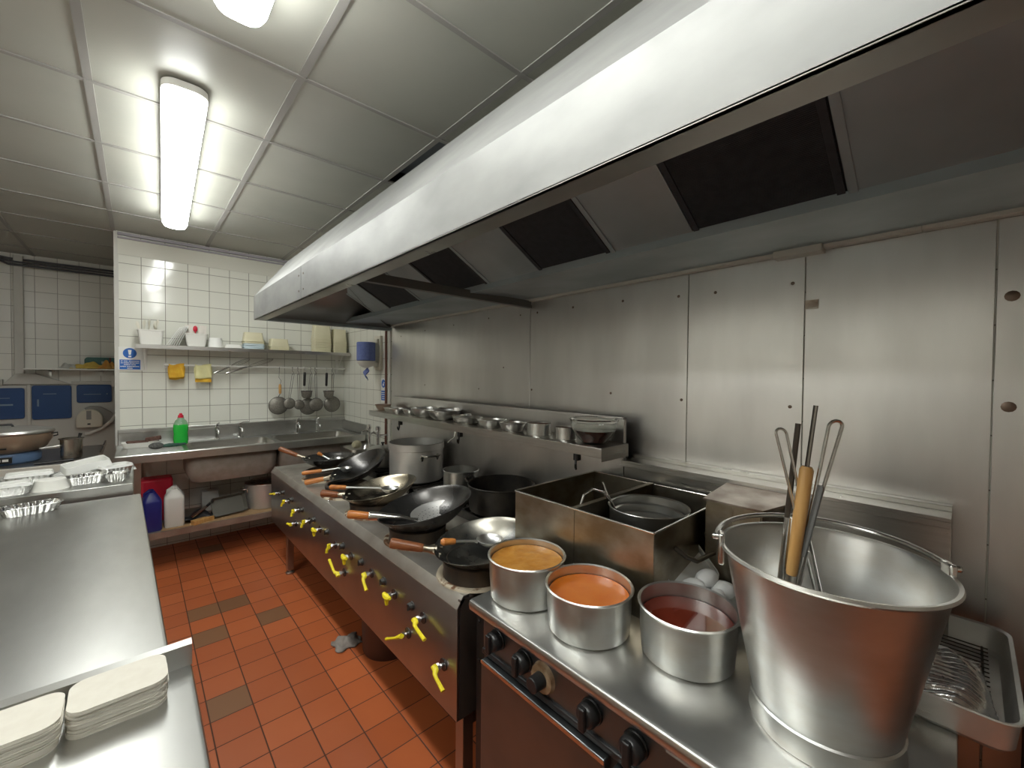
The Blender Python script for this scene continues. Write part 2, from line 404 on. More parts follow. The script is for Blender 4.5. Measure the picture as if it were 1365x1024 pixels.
# return lip under the fascia and its inner upstand
m = M().prism([(.630, 1.885), (.700, 1.885), (.700, 1.915), (.696, 1.915), (.696, 1.889), (.630, 1.889)], 1, HY0, HY1-.005)
H(m, 'front_lip', steel)
m = M().prism([(HY1-.004, 1.885), (HY1-.06, 1.885), (HY1-.06, 1.91), (HY1-.056, 1.91), (HY1-.056, 1.889), (HY1-.004, 1.889)], 0, .70, 1.665)
H(m, 'end_lip', steel_hood_in)
# inner liner sloping from behind the lip up to the filter bank head, then the filter plane down to the gutter
ft, fb = (1.008, 2.076), (1.262, 1.934)
def fp(t): return (ft[0]+(fb[0]-ft[0])*t, ft[1]+(fb[1]-ft[1])*t)
m = M().prism([(.704, 1.925), (1.0, 2.085), (1.0, 2.092), (.698, 1.93)], 1, HY0, HY1-.02)
H(m, 'inner_liner', steel_hood_in)
m = M()
dn = Vector((.142, .254)).normalized()
def slab(m, y0, y1, off0, off1, t0=-.02, t1=1.03):
    a, b = fp(t0), fp(t1); n = (dn[0], dn[1])
    m.prism([(a[0]+n[0]*off0, a[1]+n[1]*off0), (b[0]+n[0]*off0, b[1]+n[1]*off0), (b[0]+n[0]*off1, b[1]+n[1]*off1), (a[0]+n[0]*off1, a[1]+n[1]*off1)], 1, y0, y1)
FI = [(-1.10, -.73), (-.45, -.09), (.205, .570), (.865, 1.218), (1.56, 1.93), (2.20, 2.60)]
edges = [HY0]+[v for f in FI for v in f]+[2.86]
blank_names = []
for k in range(0, len(edges), 2):
    mm = M(); slab(mm, edges[k]+.002, edges[k+1]-.002, 0, .012)
    # narrow vertical seam strip at the edge of each blank
    slab(mm, edges[k+1]-.022, edges[k+1]-.004, -.004, 0)
    H(mm, 'blanking_panel', steel_hood_in, bevel=.001)
for y0, y1 in FI:
    mm = M(); slab(mm, y0+.001, y1-.001, .004, .018, -.01, 1.02)
    slab(mm, y0+.002, y0+.018, -.001, .004, -.01, 1.02); slab(mm, y1-.018, y1-.002, -.001, .004, -.01, 1.02)
    n = 60
    for k in range(n):
        t = .02+k*.96/n; slab(mm, y0+.02, y1-.02, .0028, .004, t, t+.96/n*.5)
    H(mm, 'grease_filter', black_rough)
# sloping end plane of the filter housing
m = M(); m.quad([(1.008, 2.72, 2.076), (1.262, 2.88, 1.934), (1.64, HY1-.06, 1.91), (.70, HY1-.06, 1.91)]); 
H(m, 'end_baffle', mat('hood_baffle_steel', (.22, .22, .215), 1, .5), solid=.004)
# gutter at the back
m = M().prism([(1.25, 1.915), (1.25, 1.945), (1.255, 1.945), (1.255, 1.921), (1.64, 1.945), (1.69, 1.945), (1.69, 1.938), (1.64, 1.938)], 1, HY0, HY1-.06)
H(m, 'gutter', steel_hood_in, bevel=.001)
m = M().box(.66, 1.685, 1.695, 1.725, 1.889, 1.905).box(.66, 1.685, 1.70, 1.704, 1.905, 1.93)
H(m, 'cross_bar', mat('dark_angle_bar', (.20, .19, .18), 1, .45))
m = M()
for y in (2.02, 1.93):
    for z in (1.93, 2.01): m.lathe([(0, .002), (.004, .002), (.004, 0)], 8); 
m = M()
for y, z in ((2.36, 1.93), (2.36, 2.01), (2.28, 1.93), (2.28, 2.01)):
    m.cyl((.6285, y, z), (.631, y, z), .005, seg=8)
H(m, 'rivets', mat('dark_screw'))
m = M().box(.6285, .630, 2.318, 2.321, 1.886, 2.053)
H(m, 'seam', mat('seam_dark', (.25, .25, .25), .8, .5))

# ================================================================ WOK COOKER
CX, CZT, CY0, CY1 = .79, .752, 1.135, 3.72
ck = thing('wok_cooker', 'long stainless steel wok cooker with yellow gas levers along its front', 'cooker', (1.2, 2.4, 0))
def K(m, name, mats, par=None, **k):
    m.b.transform(Matrix.Translation((-1.2, -2.4, 0))); return obj(name, m, mats, par or ck, **k)
m = M().prism([(CX, .33), (CX, .715), (.815, CZT), (.84, CZT), (.84, .74), (.825, .74), (.802, .71), (.802, .33)], 1, CY0, CY1)
K(m, 'front_panel', steel_front, bevel=.0015)
K(M().prism([(CX-.0008, .712), (CX-.0008, .7155), (.8145, CZT+.0008), (.842, CZT+.0008), (.842, CZT), (.815, CZT), (CX, .715), (CX, .712)], 1, CY0, CY1), 'front_edge', steel_deck)
m = M().box(.84, 1.60, CY0, CY1, CZT-.012, CZT)
deck = K(m, 'deck', steel_deck)
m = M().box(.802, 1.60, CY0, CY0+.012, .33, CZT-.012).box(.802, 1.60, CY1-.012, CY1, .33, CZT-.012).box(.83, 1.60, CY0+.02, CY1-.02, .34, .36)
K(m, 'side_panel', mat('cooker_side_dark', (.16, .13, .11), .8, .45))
m = M().box(1.60, 1.62, CY0-.11, 3.22, CZT-.4, 1.32).box(1.585, 1.62, CY0-.11, 3.22, 1.308, 1.32)
K(m, 'splashback', steel_wall, bevel=.001)
m = M().prism([(1.40, 1.165), (1.40, 1.205), (1.404, 1.207), (1.60, 1.207), (1.60, 1.203), (1.406, 1.203), (1.404, 1.165)], 1, 1.0, 3.28)
m.box(1.404, 1.60, 1.0, 1.004, 1.150, 1.207)
shelf_part = K(m, 'shelf', steel, bevel=.001)
m = M()
for y in (1.14, 2.02, 2.77):
    mm = M().tube([(1.412, y, 1.16), (1.41, y, 1.12), (1.40, y-.01, 1.10), (1.39, y-.015, 1.11), (1.388, y-.017, 1.125)], .005, 8).box(1.408, 1.43, y-.012, y+.012, 1.135, 1.165)
    K(mm, 'hook', black_pl)
mm = M().tube([(1.412, 2.06, 1.16), (1.405, 2.06, 1.13), (1.38, 2.065, 1.115), (1.365, 2.07, 1.10)], .005, 8); K(mm, 'hook', chrome)
for y in (1.165, 3.40):
    for x in (.845, 1.54):
        mm = M().box(x-.022, x+.022, y-.022, y+.022, .03, .34).lathe([(0, 0), (.03, 0), (.03, .012), (.014, .02), (.014, .03)], 14, (x, y, 0))
        if x < 1: mm.box(x+.022, 1.5, y-.012, y+.012, .27, .295)
        K(mm, 'leg', mat('leg_steel', (.42, .35, .30), 1, .4), bevel=.002)
RY = [1.24, 1.69, 2.17, 2.61, 3.10]
RXs = [.952, .955, .96, .975, 1.0]
for k, y in enumerate(RY):
    x = RXs[k]; m = M()
    m.lathe([(.108, .0), (.112, .065), (.120, .065), (.129, .060), (.125, .03), (.129, .0)], 40, (x, y, CZT), close=True)
    r = K(m, 'burner_ring', ring_iron)
    mm = M().lathe([(.128, 0), (.128, .006), (.142, .009), (.150, .006), (.152, 0)], 40, (x, y, CZT), close=True)
    q = K(mm, 'ring_collar', mat('crusty_collar', (.52, .45, .34), .4, .6, (.16, .08, .04), 26, sharp=(.48, .56)), r)
    mm = M()
    mm.lathe([(0, .015), (.05, .015), (.055, .0)], 20, (x, y, CZT))
    K(mm, 'burner_head', black_iron, r)
# cast trivets at the back under the stock pots
for y0, y1 in ((1.42, 1.92), (1.95, 2.30), (2.33, 2.76), (2.8, 3.12)):
    m = M()
    m.box(1.26, 1.585, y0, y0+.02, CZT, .79).box(1.26, 1.585, y1-.02, y1, CZT, .79)
    m.box(1.26, 1.28, y0, y1, CZT, .79).box(1.565, 1.585, y0, y1, CZT, .79)
    n = 7
    for i in range(1, n): yy = y0+(y1-y0)*i/n; m.box(1.28, 1.565, yy-.006, yy+.006, .772, .80)
    for i in range(1, 4): xx = 1.26+.325*i/4; m.box(xx-.006, xx+.006, y0+.02, y1-.02, .765, .79)
    K(m, 'pan_support', black_iron, bevel=.002)
# bolt and water taps at the deck front
m = M().ball((.828, 2.50, CZT+.004), .006); K(m, 'bolt', chrome)
# gas taps: round pilot knobs above, yellow lever valves below
for y, z in [(3.338, .633), (3.116, .632), (2.873, .622), (2.633, .622), (2.397, .615), (2.164, .608), (1.923, .607), (1.684, .605), (1.44, .60)]:
    m = M().cyl((CX, y, z), (CX-.004, y, z), .018, seg=18).cyl((CX-.004, y, z), (CX-.018, y, z), .015, .012, seg=14).box(CX-.021, CX-.017, y-.003, y+.003, z-.013, z+.013)
    K(m, 'pilot_knob', mat('knob_dark', (.05, .048, .045), .3, .35))
def valve(y, z, dy, dz, L=.075, form='lever'):
    """brass spindle in a dark hole with a yellow sleeved lever pointing (dy, dz)"""
    m = M().cyl((CX, y, z), (CX-.003, y, z), .021, seg=18)
    v = K(m, 'valve_hole', black_pl)
    m = M().cyl((CX-.002, y, z), (CX-.038, y, z), .007, seg=10).cyl((CX-.018, y, z), (CX-.028, y, z), .013, seg=6)
    K(m, 'valve_spindle', chrome, v)
    d = Vector((0, dy, dz)).normalized(); c = Vector((CX-.034, y, z)); m = M()
    if form == 'lever':
        m.tube([c-d*.012, c+d*.006, c+d*.016+Vector((-.010, 0, 0)), c+d*.03+Vector((-.012, 0, 0)), c+d*(L)+Vector((-.012, 0, 0)), c+d*(L+.006)+Vector((-.012, 0, 0))], .01, 8, radii=[.011, .012, .008, .0065, .0075, .0085], flat=.75)
    else:
        e = Vector((0, -d.z, d.y))
        m.tube([c-e*.028-d*.004, c-e*.014, c, c+e*.014, c+e*.028-d*.006], .01, 8, radii=[.007, .012, .014, .012, .007], flat=.8)
        m.tube([c, c+d*.018, c+d*.032], .008, 8, radii=[.011, .009, .007])
    K(m, 'lever', yellow_pl, v)
valve(3.48, .598, 1, -.2, .05); valve(3.20, .603, .3, -1, .025); valve(2.96, .598, -.2, -1, .025)
valve(2.73, .588, 0, -1, .025); valve(2.53, .592, 0, -1, .03, 'wing'); valve(2.28, .578, 0, -1, .025)
valve(2.06, .590, 0, -1, .03, 'wing'); valve(1.815, .592, -.76, -.65, .062); valve(1.59, .585, 0, -1, .03, 'wing'); valve(1.355, .590, -1, -.25, .085)
valve(3.03, .49, 1, .1, .02); valve(2.15, .475, .85, .48, .095); valve(1.47, .478, .85, -.45, .10); valve(1.215, .487, -.9, -.42, .07)

# ---------------------------------------------------------------- woks
def wok(label, k, R=.25, rr=.19, tilt=8, swing=0, bm=wok_black, hl=.13, hm=wood_orange, ctr=None, handle_up=12, ring=True, roll=0., hs=.06):
    """round-bottomed wok resting in ring k, tipped about the centre of its own sphere; handle towards -x"""
    x, y = (RXs[k], RY[k]) if ctr is None else ctr[:2]
    C = Vector((x, y, CZT+.065+math.sqrt(max(R*R-.118**2, 0)))) if ctr is None or len(ctr) == 2 else Vector((x, y, ctr[2]+R))
    rot = Euler((math.radians(roll), -math.radians(tilt), math.radians(swing)), 'XYZ')
    loc = C + rot.to_matrix() @ Vector((0, 0, -R))
    t = thing('wok', label, 'wok', loc, rot)
    amax = math.asin(rr/R); n = 12
    outer = [(R*math.sin(amax*i/n), R-R*math.cos(amax*i/n)) for i in range(n+1)]
    Ri = R-.002
    inner = [(Ri*math.sin(amax*i/n), R-Ri*math.cos(amax*i/n)) for i in range(n, -1, -1)]
    m = M().lathe(outer+[(rr+.003, outer[-1][1]+.001), (rr+.002, outer[-1][1]+.003)]+inner, 56)
    obj('bowl', m, bm, t)
    zr = outer[-1][1]; a = math.radians(handle_up); d = Vector((-math.cos(a), 0, math.sin(a)))
    p = Vector((-rr+.004, 0, zr-.012))
    m = M().tube([p, p+d*.03, p+d*(hs), p+d*(hs+.02)], .01, 12, radii=[.020, .013, .0135, .015], flat=1)
    m.tube([p+Vector((.02, .028, -.004)), p+Vector((0, .02, 0)), p+d*hs*.8], .004, 6).tube([p+Vector((.02, -.028, -.004)), p+Vector((0, -.02, 0)), p+d*hs*.8], .004, 6)
    obj('socket', m, steel_dirty, t)
    q = p+d*(hs+.005)
    m = M().tube([q, q+d*.004, q+d*.02, q+d*hl*.5, q+d*hl*.85, q+d*(hl-.004), q+d*hl], .015, 16, radii=[.0135, .0155, .0165, .0175, .0190, .0185, .015])
    obj('handle', m, hm, t)
    return t
wok('steel wok nearest the camera with brown wooden handle, its bowl half pale and worn', 0, R=.24, rr=.185, tilt=9, swing=-38, bm=wok_grey, hm=wood_brown, hl=.125, hs=.045, handle_up=20, roll=4)
wok('wide black wok holding the perforated strainer, second from the camera', 1, R=.26, rr=.215, tilt=12, swing=-36, bm=wok_black, hm=wood_orange, hl=.10, hs=.035, handle_up=18, roll=3)
wok('brown and gold stained wok in the middle of the row of five', 2, R=.25, rr=.195, tilt=10, swing=-36, bm=wok_gold, hm=wood_brown, hl=.09, hs=.03, handle_up=18, roll=3)
wok('steeply tipped black wok, second from the sink end', 3, R=.25, rr=.19, tilt=22, swing=-34, bm=wok_black, hm=wood_orange, hl=.12, ctr=(1.03, 2.75), roll=14, hs=.045)
wok('black wok furthest from the camera, beside the sink end of the cooker', 4, R=.25, rr=.185, tilt=2, swing=-44, bm=wok_black, hm=wood_brown, hl=.15, ctr=(1.08, 3.28), handle_up=22)
def ladle(label, bowl, tip, r=.05, depth=.03, hw=.11, hm=wood_orange, bm=steel_pot, name='ladle', cat='ladle', seg=.4):
    """bowl centre and handle tip in world space"""
    b, e = Vector(bowl), Vector(tip)
    t = thing(name, label, cat, b - Vector((0, 0, depth)))
    L = lambda p: Vector(p)-Vector(t.location)
    n = 7; R = (r*r+depth*depth)/(2*depth); am = math.asin(min(1, r/R))
    pts = [(R*math.sin(am*i/n), R-R*math.cos(am*i/n)) for i in range(n+1)]
    pts += [(max(0, (R-.0015)*math.sin(am*i/n)), R-(R-.0015)*math.cos(am*i/n)) for i in range(n, -1, -1)]
    m = M().lathe(pts, 28); obj('bowl', m, bm, t)
    d = (e-b); h = Vector((d.x, d.y, 0)).normalized(); st = b+h*r*.96; dd = (e-st).normalized(); Ln = (e-st).length
    m = M().tube([L(st-Vector((0, 0, .004))), L(st+h*.012), L(st+dd*(Ln-hw+.01))], .005, 8, radii=[.007, .0055, .006]); obj('shaft', m, steel_pot, t)
    q = st+dd*(Ln-hw)
    m = M().tube([L(q), L(q+dd*.01), L(q+dd*hw*.5), L(q+dd*(hw-.01)), L(q+dd*hw)], .012, 12, radii=[.0095, .012, .0125, .0145, .008]); obj('handle', m, hm, t)
    return t
ladle('steel ladle with a round orange wooden end lying in the wok nearest the camera', (1.01, 1.235, .868), (.83, 1.30, .882), r=.052, hw=.055)
ladle('steel ladle with orange handle lying across the brown and gold wok', (1.05, 2.17, .865), (.785, 2.36, .875), r=.05, hw=.09)
ladle('ladle with a small wooden knob end standing in the furthest wok', (1.14, 3.27, .85), (1.02, 3.33, .895), r=.05, hw=.04)
ladle('thin utensil with orange wooden handle lying beside the steeply tipped wok', (1.05, 2.83, .865), (.80, 2.93, .845), r=.04, hw=.12)
# perforated strainer with a broad steel tube handle
t = thing('strainer', 'perforated steel strainer with broad tubular handle lying in the wide black wok', 'strainer', (1.05, 1.68, .815), Euler((0, math.radians(-9), 0)))
m = M().lathe([(0, 0), (.06, .008), (.10, .028), (.115, .045), (.118, .046), (.113, .042), (.09, .022), (.05, .006), (0, .0025)], 40)
obj('bowl', m, alu, t)
m = M()
for rr_, nn in ((.025, 8), (.045, 14), (.065, 20), (.083, 26)):
    zz = .004+.035*(rr_/.1)**2
    for i in range(nn):
        a = 2*PI*i/nn; m.lathe([(0, .0012), (.0032, .0008)], 6, (rr_*math.cos(a), rr_*math.sin(a), zz))
obj('holes', m, black_pl, t)
m = M().tube([(-.10, .0, .035), (-.13, .01, .05), (-.17, .03, .07)], .01, 12, radii=[.012, .010, .014]).tube([(-.165, .028, .067), (-.28, .085, .105), (-.283, .0865, .106)], .016, 16, radii=[.015, .020, .018])
obj('handle', m, steel_bright, t)

# ---------------------------------------------------------------- pots at the back of the cooker
def pot(label, x, y, z, r, h, m_=steel_pot, th=.003, rim=.004, base=.96, name='stock_pot', cat='pot', group=None, rotz=0, lip=True):
    t = thing(name, label, cat, (x, y, z), rotz, group); b = r*base
    pr = [(0, 0), (b-.01, 0), (b, .008), (r-.001, h*.5), (r, h-.006)]
    pr += [(r+rim, h-.004), (r+rim+.001, h), (r+rim-.002, h+.003), (r-th, h)] if lip else [(r, h), (r-th, h)]
    pr += [(r-th, h*.5), (b-th, .012), (b-th-.01, .006), (0, .006)]
    obj('body', M().lathe(pr, 56), m_, t)
    return t
t = pot('tall aluminium stock pot at the back of the cooker below the bowl shelf', 1.40, 2.50, .80, .178, .25, alu, th=.004, rim=.0, base=.985, lip=False)
obj('rim_band', M().lathe([(.178, .205), (.183, .208), (.183, .25), (.176, .252), (.174, .25)], 56), alu, t)
a = math.radians(215)
def loop_handle(t, r, z, ang, wd=.05, out=.045, drop=0., rad=.006, mt=steel_bright, plate=True):
    c, s_ = math.cos(ang), math.sin(ang); P = lambda o_, w_, z_: (c*(r+o_)-s_*w_, s_*(r+o_)+c*w_, z_)
    m = M().tube([P(.0, -wd, z), P(out*.6, -wd, z-drop*.3), P(out, -wd*.75, z-drop*.6), P(out*1.05, 0, z-drop), P(out, wd*.75, z-drop*.6), P(out*.6, wd, z-drop*.3), P(.0, wd, z)], rad, 10)
    if plate:
        for q in (-wd, wd): m.tube([P(.002, q, z-.035), P(.005, q, z-.02), P(.007, q, z+.002)], .01, 8, radii=[.007, .011, .010], flat=.5)
    return obj('handle', m, mt, t)
loop_handle(t, .178, .185, math.radians(268), .055, .05); loop_handle(t, .178, .185, math.radians(88), .055, .05)
t = pot('small uncovered steel saucepan between the tall stock pot and the black pot', 1.44, 2.04, .80, .105, .135)
t = pot('large soot-black pot at the back of the cooker beside the fryer tank', 1.418, 1.645, .80, .172, .135, black_iron, th=.004)
loop_handle(t, .172, .12, math.radians(110), .04, .03, -.03, .006, black_iron, False)
obj('burnt_base', M().lathe([(0, -.001), (.12, -.001), (.12, .004), (0, .004)], 30), black_iron, t)
t = pot('lidded steel pot behind the woks next to the tall stock pot', 1.40, 3.02, .80, .115, .125)
l = obj('lid', M().lathe([(.118, .128), (.119, .133), (.10, .142), (.05, .153), (0, .156), (0, .153), (.05, .149), (.10, .138), (.114, .131)], 40), steel_pot, t)
obj('knob', M().lathe([(0, .154), (.008, .154), (.007, .166), (.014, .172), (.013, .180), (0, .182)], 14), black_pl, l)

# ---------------------------------------------------------------- bowls on the cooker shelf
SZ = 1.2075
def bowl(label, x, y, r, h, m_=steel_pot, base=.55, name='steel_bowl', cat='bowl', lidm=None, group='bowls and tins on the cooker shelf', th=.0018):
    t = thing(name, label, cat, (x, y, SZ), 0, group); b = r*base
    pr = [(0, 0), (b, 0), (b+(r-b)*.55, h*.35), (b+(r-b)*.9, h*.75), (r, h-.003), (r+.005, h), (r+.004, h+.002), (r-th, h)]
    pr += [(b+(r-b)*.9-th, h*.75), (b+(r-b)*.55-th, h*.35+th), (b-th, th*1.5), (0, th*1.5)]
    obj('body', M().lathe(pr, 36), m_, t)
    if lidm: obj('contents', M().lathe([(0, h*.86), (r*.5, h*.9), (r*.9, h*.80)], 30), lidm, t)
    return t
crumb = mat('pale_powder', (.60, .57, .50), 0, .9, (.42, .38, .31), 40, bump=.5)
darks = mat('dark_spice', (.16, .05, .03), 0, .6, (.08, .03, .02), 30, bump=.6)
bowl('small brown bowl at the far end of the cooker shelf, under the hand washing sign', 1.50, 3.23, .062, .045, mat('brown_ceramic', (.36, .26, .20), 0, .5), .6, 'small_bowl', lidm=darks, group=None)
bowl('shallow steel dish on the cooker shelf, second from its far end', 1.50, 3.06, .065, .03, steel_pot, .75, lidm=crumb)
bowl('shallow steel dish with pale rim on the cooker shelf, third from its far end', 1.47, 2.91, .06, .035, steel_pot, .75, lidm=crumb)
bowl('low steel dish on the cooker shelf, fourth from its far end', 1.50, 2.76, .06, .035, steel_pot, .75)
bowl('deep steel bowl on the cooker shelf left of the widest steel bowl', 1.50, 2.56, .098, .06, steel_pot, .6)
bowl('widest steel bowl on the cooker shelf, above the tall stock pot', 1.50, 2.32, .112, .062, steel_pot, .55)
bowl('small dark steel dish on the cooker shelf just right of the widest bowl', 1.51, 2.155, .05, .04, steel_cook, .7)
t = bowl('steel dish with domed metal lid on the cooker shelf above the small saucepan', 1.48, 2.03, .088, .04, steel_pot, .65)
obj('lid', M().lathe([(0, .062), (.02, .061), (.024, .052), (.05, .048), (.088, .042), (.086, .039)], 30), steel_pot, t)
bowl('steel tin of pale seasoning on the cooker shelf, left one of the pair', 1.48, 1.80, .08, .045, steel_pot, .7, 'seasoning_tin', 'tin', crumb)
bowl('steel tin of pale seasoning on the cooker shelf, beside the dark red streaked tin', 1.48, 1.625, .072, .045, steel_pot, .7, 'seasoning_tin', 'tin', crumb)
def tin(label, x, y, r, h, fill):
    t = thing('sauce_tin', label, 'tin', (x, y, SZ), 0, 'bowls and tins on the cooker shelf')
    obj('body', M().lathe([(0, 0), (r, 0), (r, h), (r+.003, h+.001), (r-.002, h), (r-.002, .002), (0, .002)], 32), steel_pot, t)
    obj('contents', M().lathe([(0, h*.93), (r-.004, h*.9)], 24), fill, t); return t
tin('straight-sided steel tin streaked with dark red sauce on the cooker shelf', 1.49, 1.44, .060, .058, darks)
tin('small plain steel tin on the cooker shelf touching the glass bowl', 1.49, 1.265, .048, .055, darks)
t = thing('glass_bowl', 'clear glass bowl half full of dark red sauce at the near end of the shelf', 'bowl', (1.49, 1.105, SZ), 0)
gb = [(0, 0), (.045, 0), (.052, .004), (.078, .03), (.096, .062), (.103, .098), (.108, .103), (.106, .108), (.100, .106), (.093, .062), (.074, .032), (.048, .008), (0, .006)]
obj('body', M().lathe(gb, 48), glass, t)
s_ = obj('red_sauce', M().lathe([(0, .007), (.046, .009), (.072, .033), (.0885, .058), (0, .058)], 40), sauce_red, loc=(1.49, 1.105, SZ))
tag(s_, 'dark red sauce filling the lower half of the glass bowl', 'sauce', kind='stuff')

# ================================================================ SOLID-TOP RANGE
RX, RZ, RYE = .763, .80, 1.035
rg = thing('oven_range', 'stainless steel oven range with black control knobs, sauce pots on its top', 'oven range', (1.2, .5, 0))
def G(m, name, mats, par=None, **k):
    m.b.transform(Matrix.Translation((-1.2, -.5, 0))); return obj(name, m, mats, par or rg, **k)
m = M().prism([(RX+.012, RZ), (RX+.003, RZ-.004), (RX, RZ-.014), (RX+.003, RZ-.030), (RX+.008, RZ-.036), (RX+.012, RZ-.03), (RX+.03, RZ-.02), (1.60, RZ-.02), (1.60, RZ)], 1, .0, RYE)
G(m, 'worktop', steel_top, bevel=.002)
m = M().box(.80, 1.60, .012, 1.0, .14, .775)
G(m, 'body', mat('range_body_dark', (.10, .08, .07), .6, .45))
m = M().box(.797, .80, .012, 1.0, .655, .775)
G(m, 'control_panel', steel_oven)
m = M().box(.790, .80, .012, 1.0, .638, .655); G(m, 'rail', black_pl, bevel=.003)
for y0, y1 in ((.535, .985), (.03, .515)):
    m = M().box(.775, .80, y0, y1, .16, .632); d = G(m, 'oven_door', steel_oven, bevel=.004)
    m = M().box(.7735, .7755, y0, y1, .622, .632); G(m, 'edge_strip', steel_bright, d)
for k, (y, z) in enumerate([(.93, .712), (.815, .708), (.742, .700), (.585, .706), (.468, .705), (.25, .705), (.13, .705)]):
    if k == 2:
        m = M().cyl((.797, y, z), (.785, y, z), .040, .036, seg=26); b = G(m, 'knob_bezel', mat('burnt_cream_bezel', (.55, .42, .28), 0, .5, (.20, .10, .04), 25))
        m = M().cyl((.785, y, z), (.748, y, z), .021, .019, seg=20); G(m, 'knob', black_pl, b, bevel=.002)
        continue
    m = M().cyl((.797, y, z), (.790, y, z), .030, seg=26)
    m.tube([(.792, y, z), (.770, y, z), (.762, y, z)], .028, 22, radii=[.028, .027, .022])
    m.box(.752, .765, y-.009, y+.009, z-.027, z+.027)
    G(m, 'knob', black_pl, bevel=.003)
for y in (.05, .96):
    for x in (.85, 1.5):
        m = M().cyl((x, y, 0), (x, y, .15), .02, seg=14); G(m, 'leg', mat('leg_steel'))
m = M().box(.7955, .7975, .27, .40, .735, .757)
lb = G(m, 'rating_plate', mat('plate_grey', (.42, .39, .35), .2, .5))
m = M(); 
for k in range(5): m.box(.7945, .7956, .392-.006*k, .389-.006*k, .741+.001*(k % 2), .753)
G(m, 'print_marks', mat('plate_print', (.20, .17, .15), 0, .6), lb)
# upstand at the back with a rolled top
m = M().box(1.60, 1.62, .024, 1.02, .81, 1.125).box(1.575, 1.69, .024, 1.02, 1.125, 1.135).box(1.575, 1.58, .024, 1.02, 1.108, 1.125).box(1.66, 1.69, .024, 1.02, 1.135, 1.150)
G(m, 'upstand', steel, bevel=.001)
# flue pipe with black bracket between cooker and range
o = obj('gas_riser', M().box(.845, .885, 1.06, 1.10, 0, .71).cyl((.842, 1.08, .68), (.838, 1.08, .68), .006, seg=8).cyl((.842, 1.08, .55), (.838, 1.08, .55), .006, seg=8), mat('riser_black', (.035, .03, .028), .5, .4), bevel=.003)
tag(o, 'black upright strip in the gap between the cooker and the range', 'upright')

# ================================================================ FRYER TANKS
TZ, TX0, TX1, TY0, TY1, TD = 1.06, 1.074, 1.572, .586, 1.160, .872
tk = thing('fryer_tank', 'double stainless steel fryer tank standing behind the sauce pots', 'fryer tank', (1.31, .86, RZ))
def T(m, name, mats, par=None, **k):
    m.b.transform(Matrix.Translation((-1.31, -.86, -RZ))); return obj(name, m, mats, par or tk, **k)
def open_box(x0, x1, y0, y1, z0, z1, th=.004):
    m = M(); m.box(x0, x0+th, y0, y1, z0, z1).box(x1-th, x1, y0, y1, z0, z1).box(x0+th, x1-th, y0, y0+th, z0, z1).box(x0+th, x1-th, y1-th, y1, z0, z1).box(x0+th, x1-th, y0+th, y1-th, z0+.05, z0+.055)
    return m
T(open_box(TX0, TX1, TD+.001, TY1, RZ, TZ), 'tank', steel_dirty, bevel=.001)
T(open_box(TX0, TX1, TY0, TD-.001, RZ, TZ), 'tank', steel_dirty, bevel=.001)
m = M().box(TX0, TX1, TD-.010, TD+.010, TZ, TZ+.004)
T(m, 'divider_strip', steel_dirty)
m = M()
for a_, b_ in (((TX0, TY0), (TX0, TY1)), ((TX1, TY0), (TX1, TY1)), ((TX0, TY0), (TX1, TY0)), ((TX0, TY1), (TX1, TY1))):
    m.tube([(a_[0], a_[1], TZ), (b_[0], b_[1], TZ)], .0035, 8)
T(m, 'rim', steel_bright)
m = M().tube([(1.20, TY0, .985), (1.21, TY0-.03, .965), (1.25, TY0-.045, .945), (1.36, TY0-.05, .94), (1.40, TY0-.04, .955), (1.41, TY0, .975)], .007, 10)
T(m, 'handle', mat('dark_steel', (.16, .14, .12), 1, .4))
# steel pans nested in the right hand tank
def pan(label, x, y, z, r, h, rotz=0):
    t = thing('steel_pan', label, 'pan', (x, y, z), rotz, 'pans nested in the right fryer tank')
    obj('body', M().lathe([(0, 0), (r*.93, 0), (r*.97, .01), (r, h), (r+.005, h+.002), (r+.004, h+.004), (r-.003, h), (r*.97-.003, .012), (r*.93-.003, .004), (0, .004)], 56), steel_pot, t); return t
PXc, PYc = 1.30, .732
pan('outermost wide steel pan nested in the right fryer tank', PXc, PYc, .905, .130, .150)
pan('middle steel pan inside the widest pan of the right fryer tank', PXc, PYc, .910, .114, .118)
t = pan('innermost small steel pan with a bright knob in the right fryer tank', PXc, PYc, .915, .098, .088)
t = thing('tank_lifter', 'bright curved steel lifter hooked over the rim of the nested pans', 'hook', (PXc-.06, PYc+.115, 1.06))
obj('hook', M().tube([(-.10, .05, -.005), (-.09, .045, .028), (-.06, .03, .045), (-.02, .01, .03), (.0, -.01, -.01), (.01, -.03, -.05)], .005, 10), chrome, t)
obj('prong', M().tube([(-.015, .02, .065), (-.012, .005, .03), (.005, -.022, -.03)], .004, 8), chrome, t)
t = thing('lid_knob', 'small bright knob standing in the innermost nested pan', 'knob', (PXc, PYc-.01, .9195))
obj('stem', M().lathe([(0, 0), (.05, .0), (.052, .004), (.012, .008), (.008, .016), (0, .016)], 20), steel_pot, t)
obj('cap', M().tube([(-.02, 0, .030), (.02, -.004, .030)], .010, 12), chrome, t)
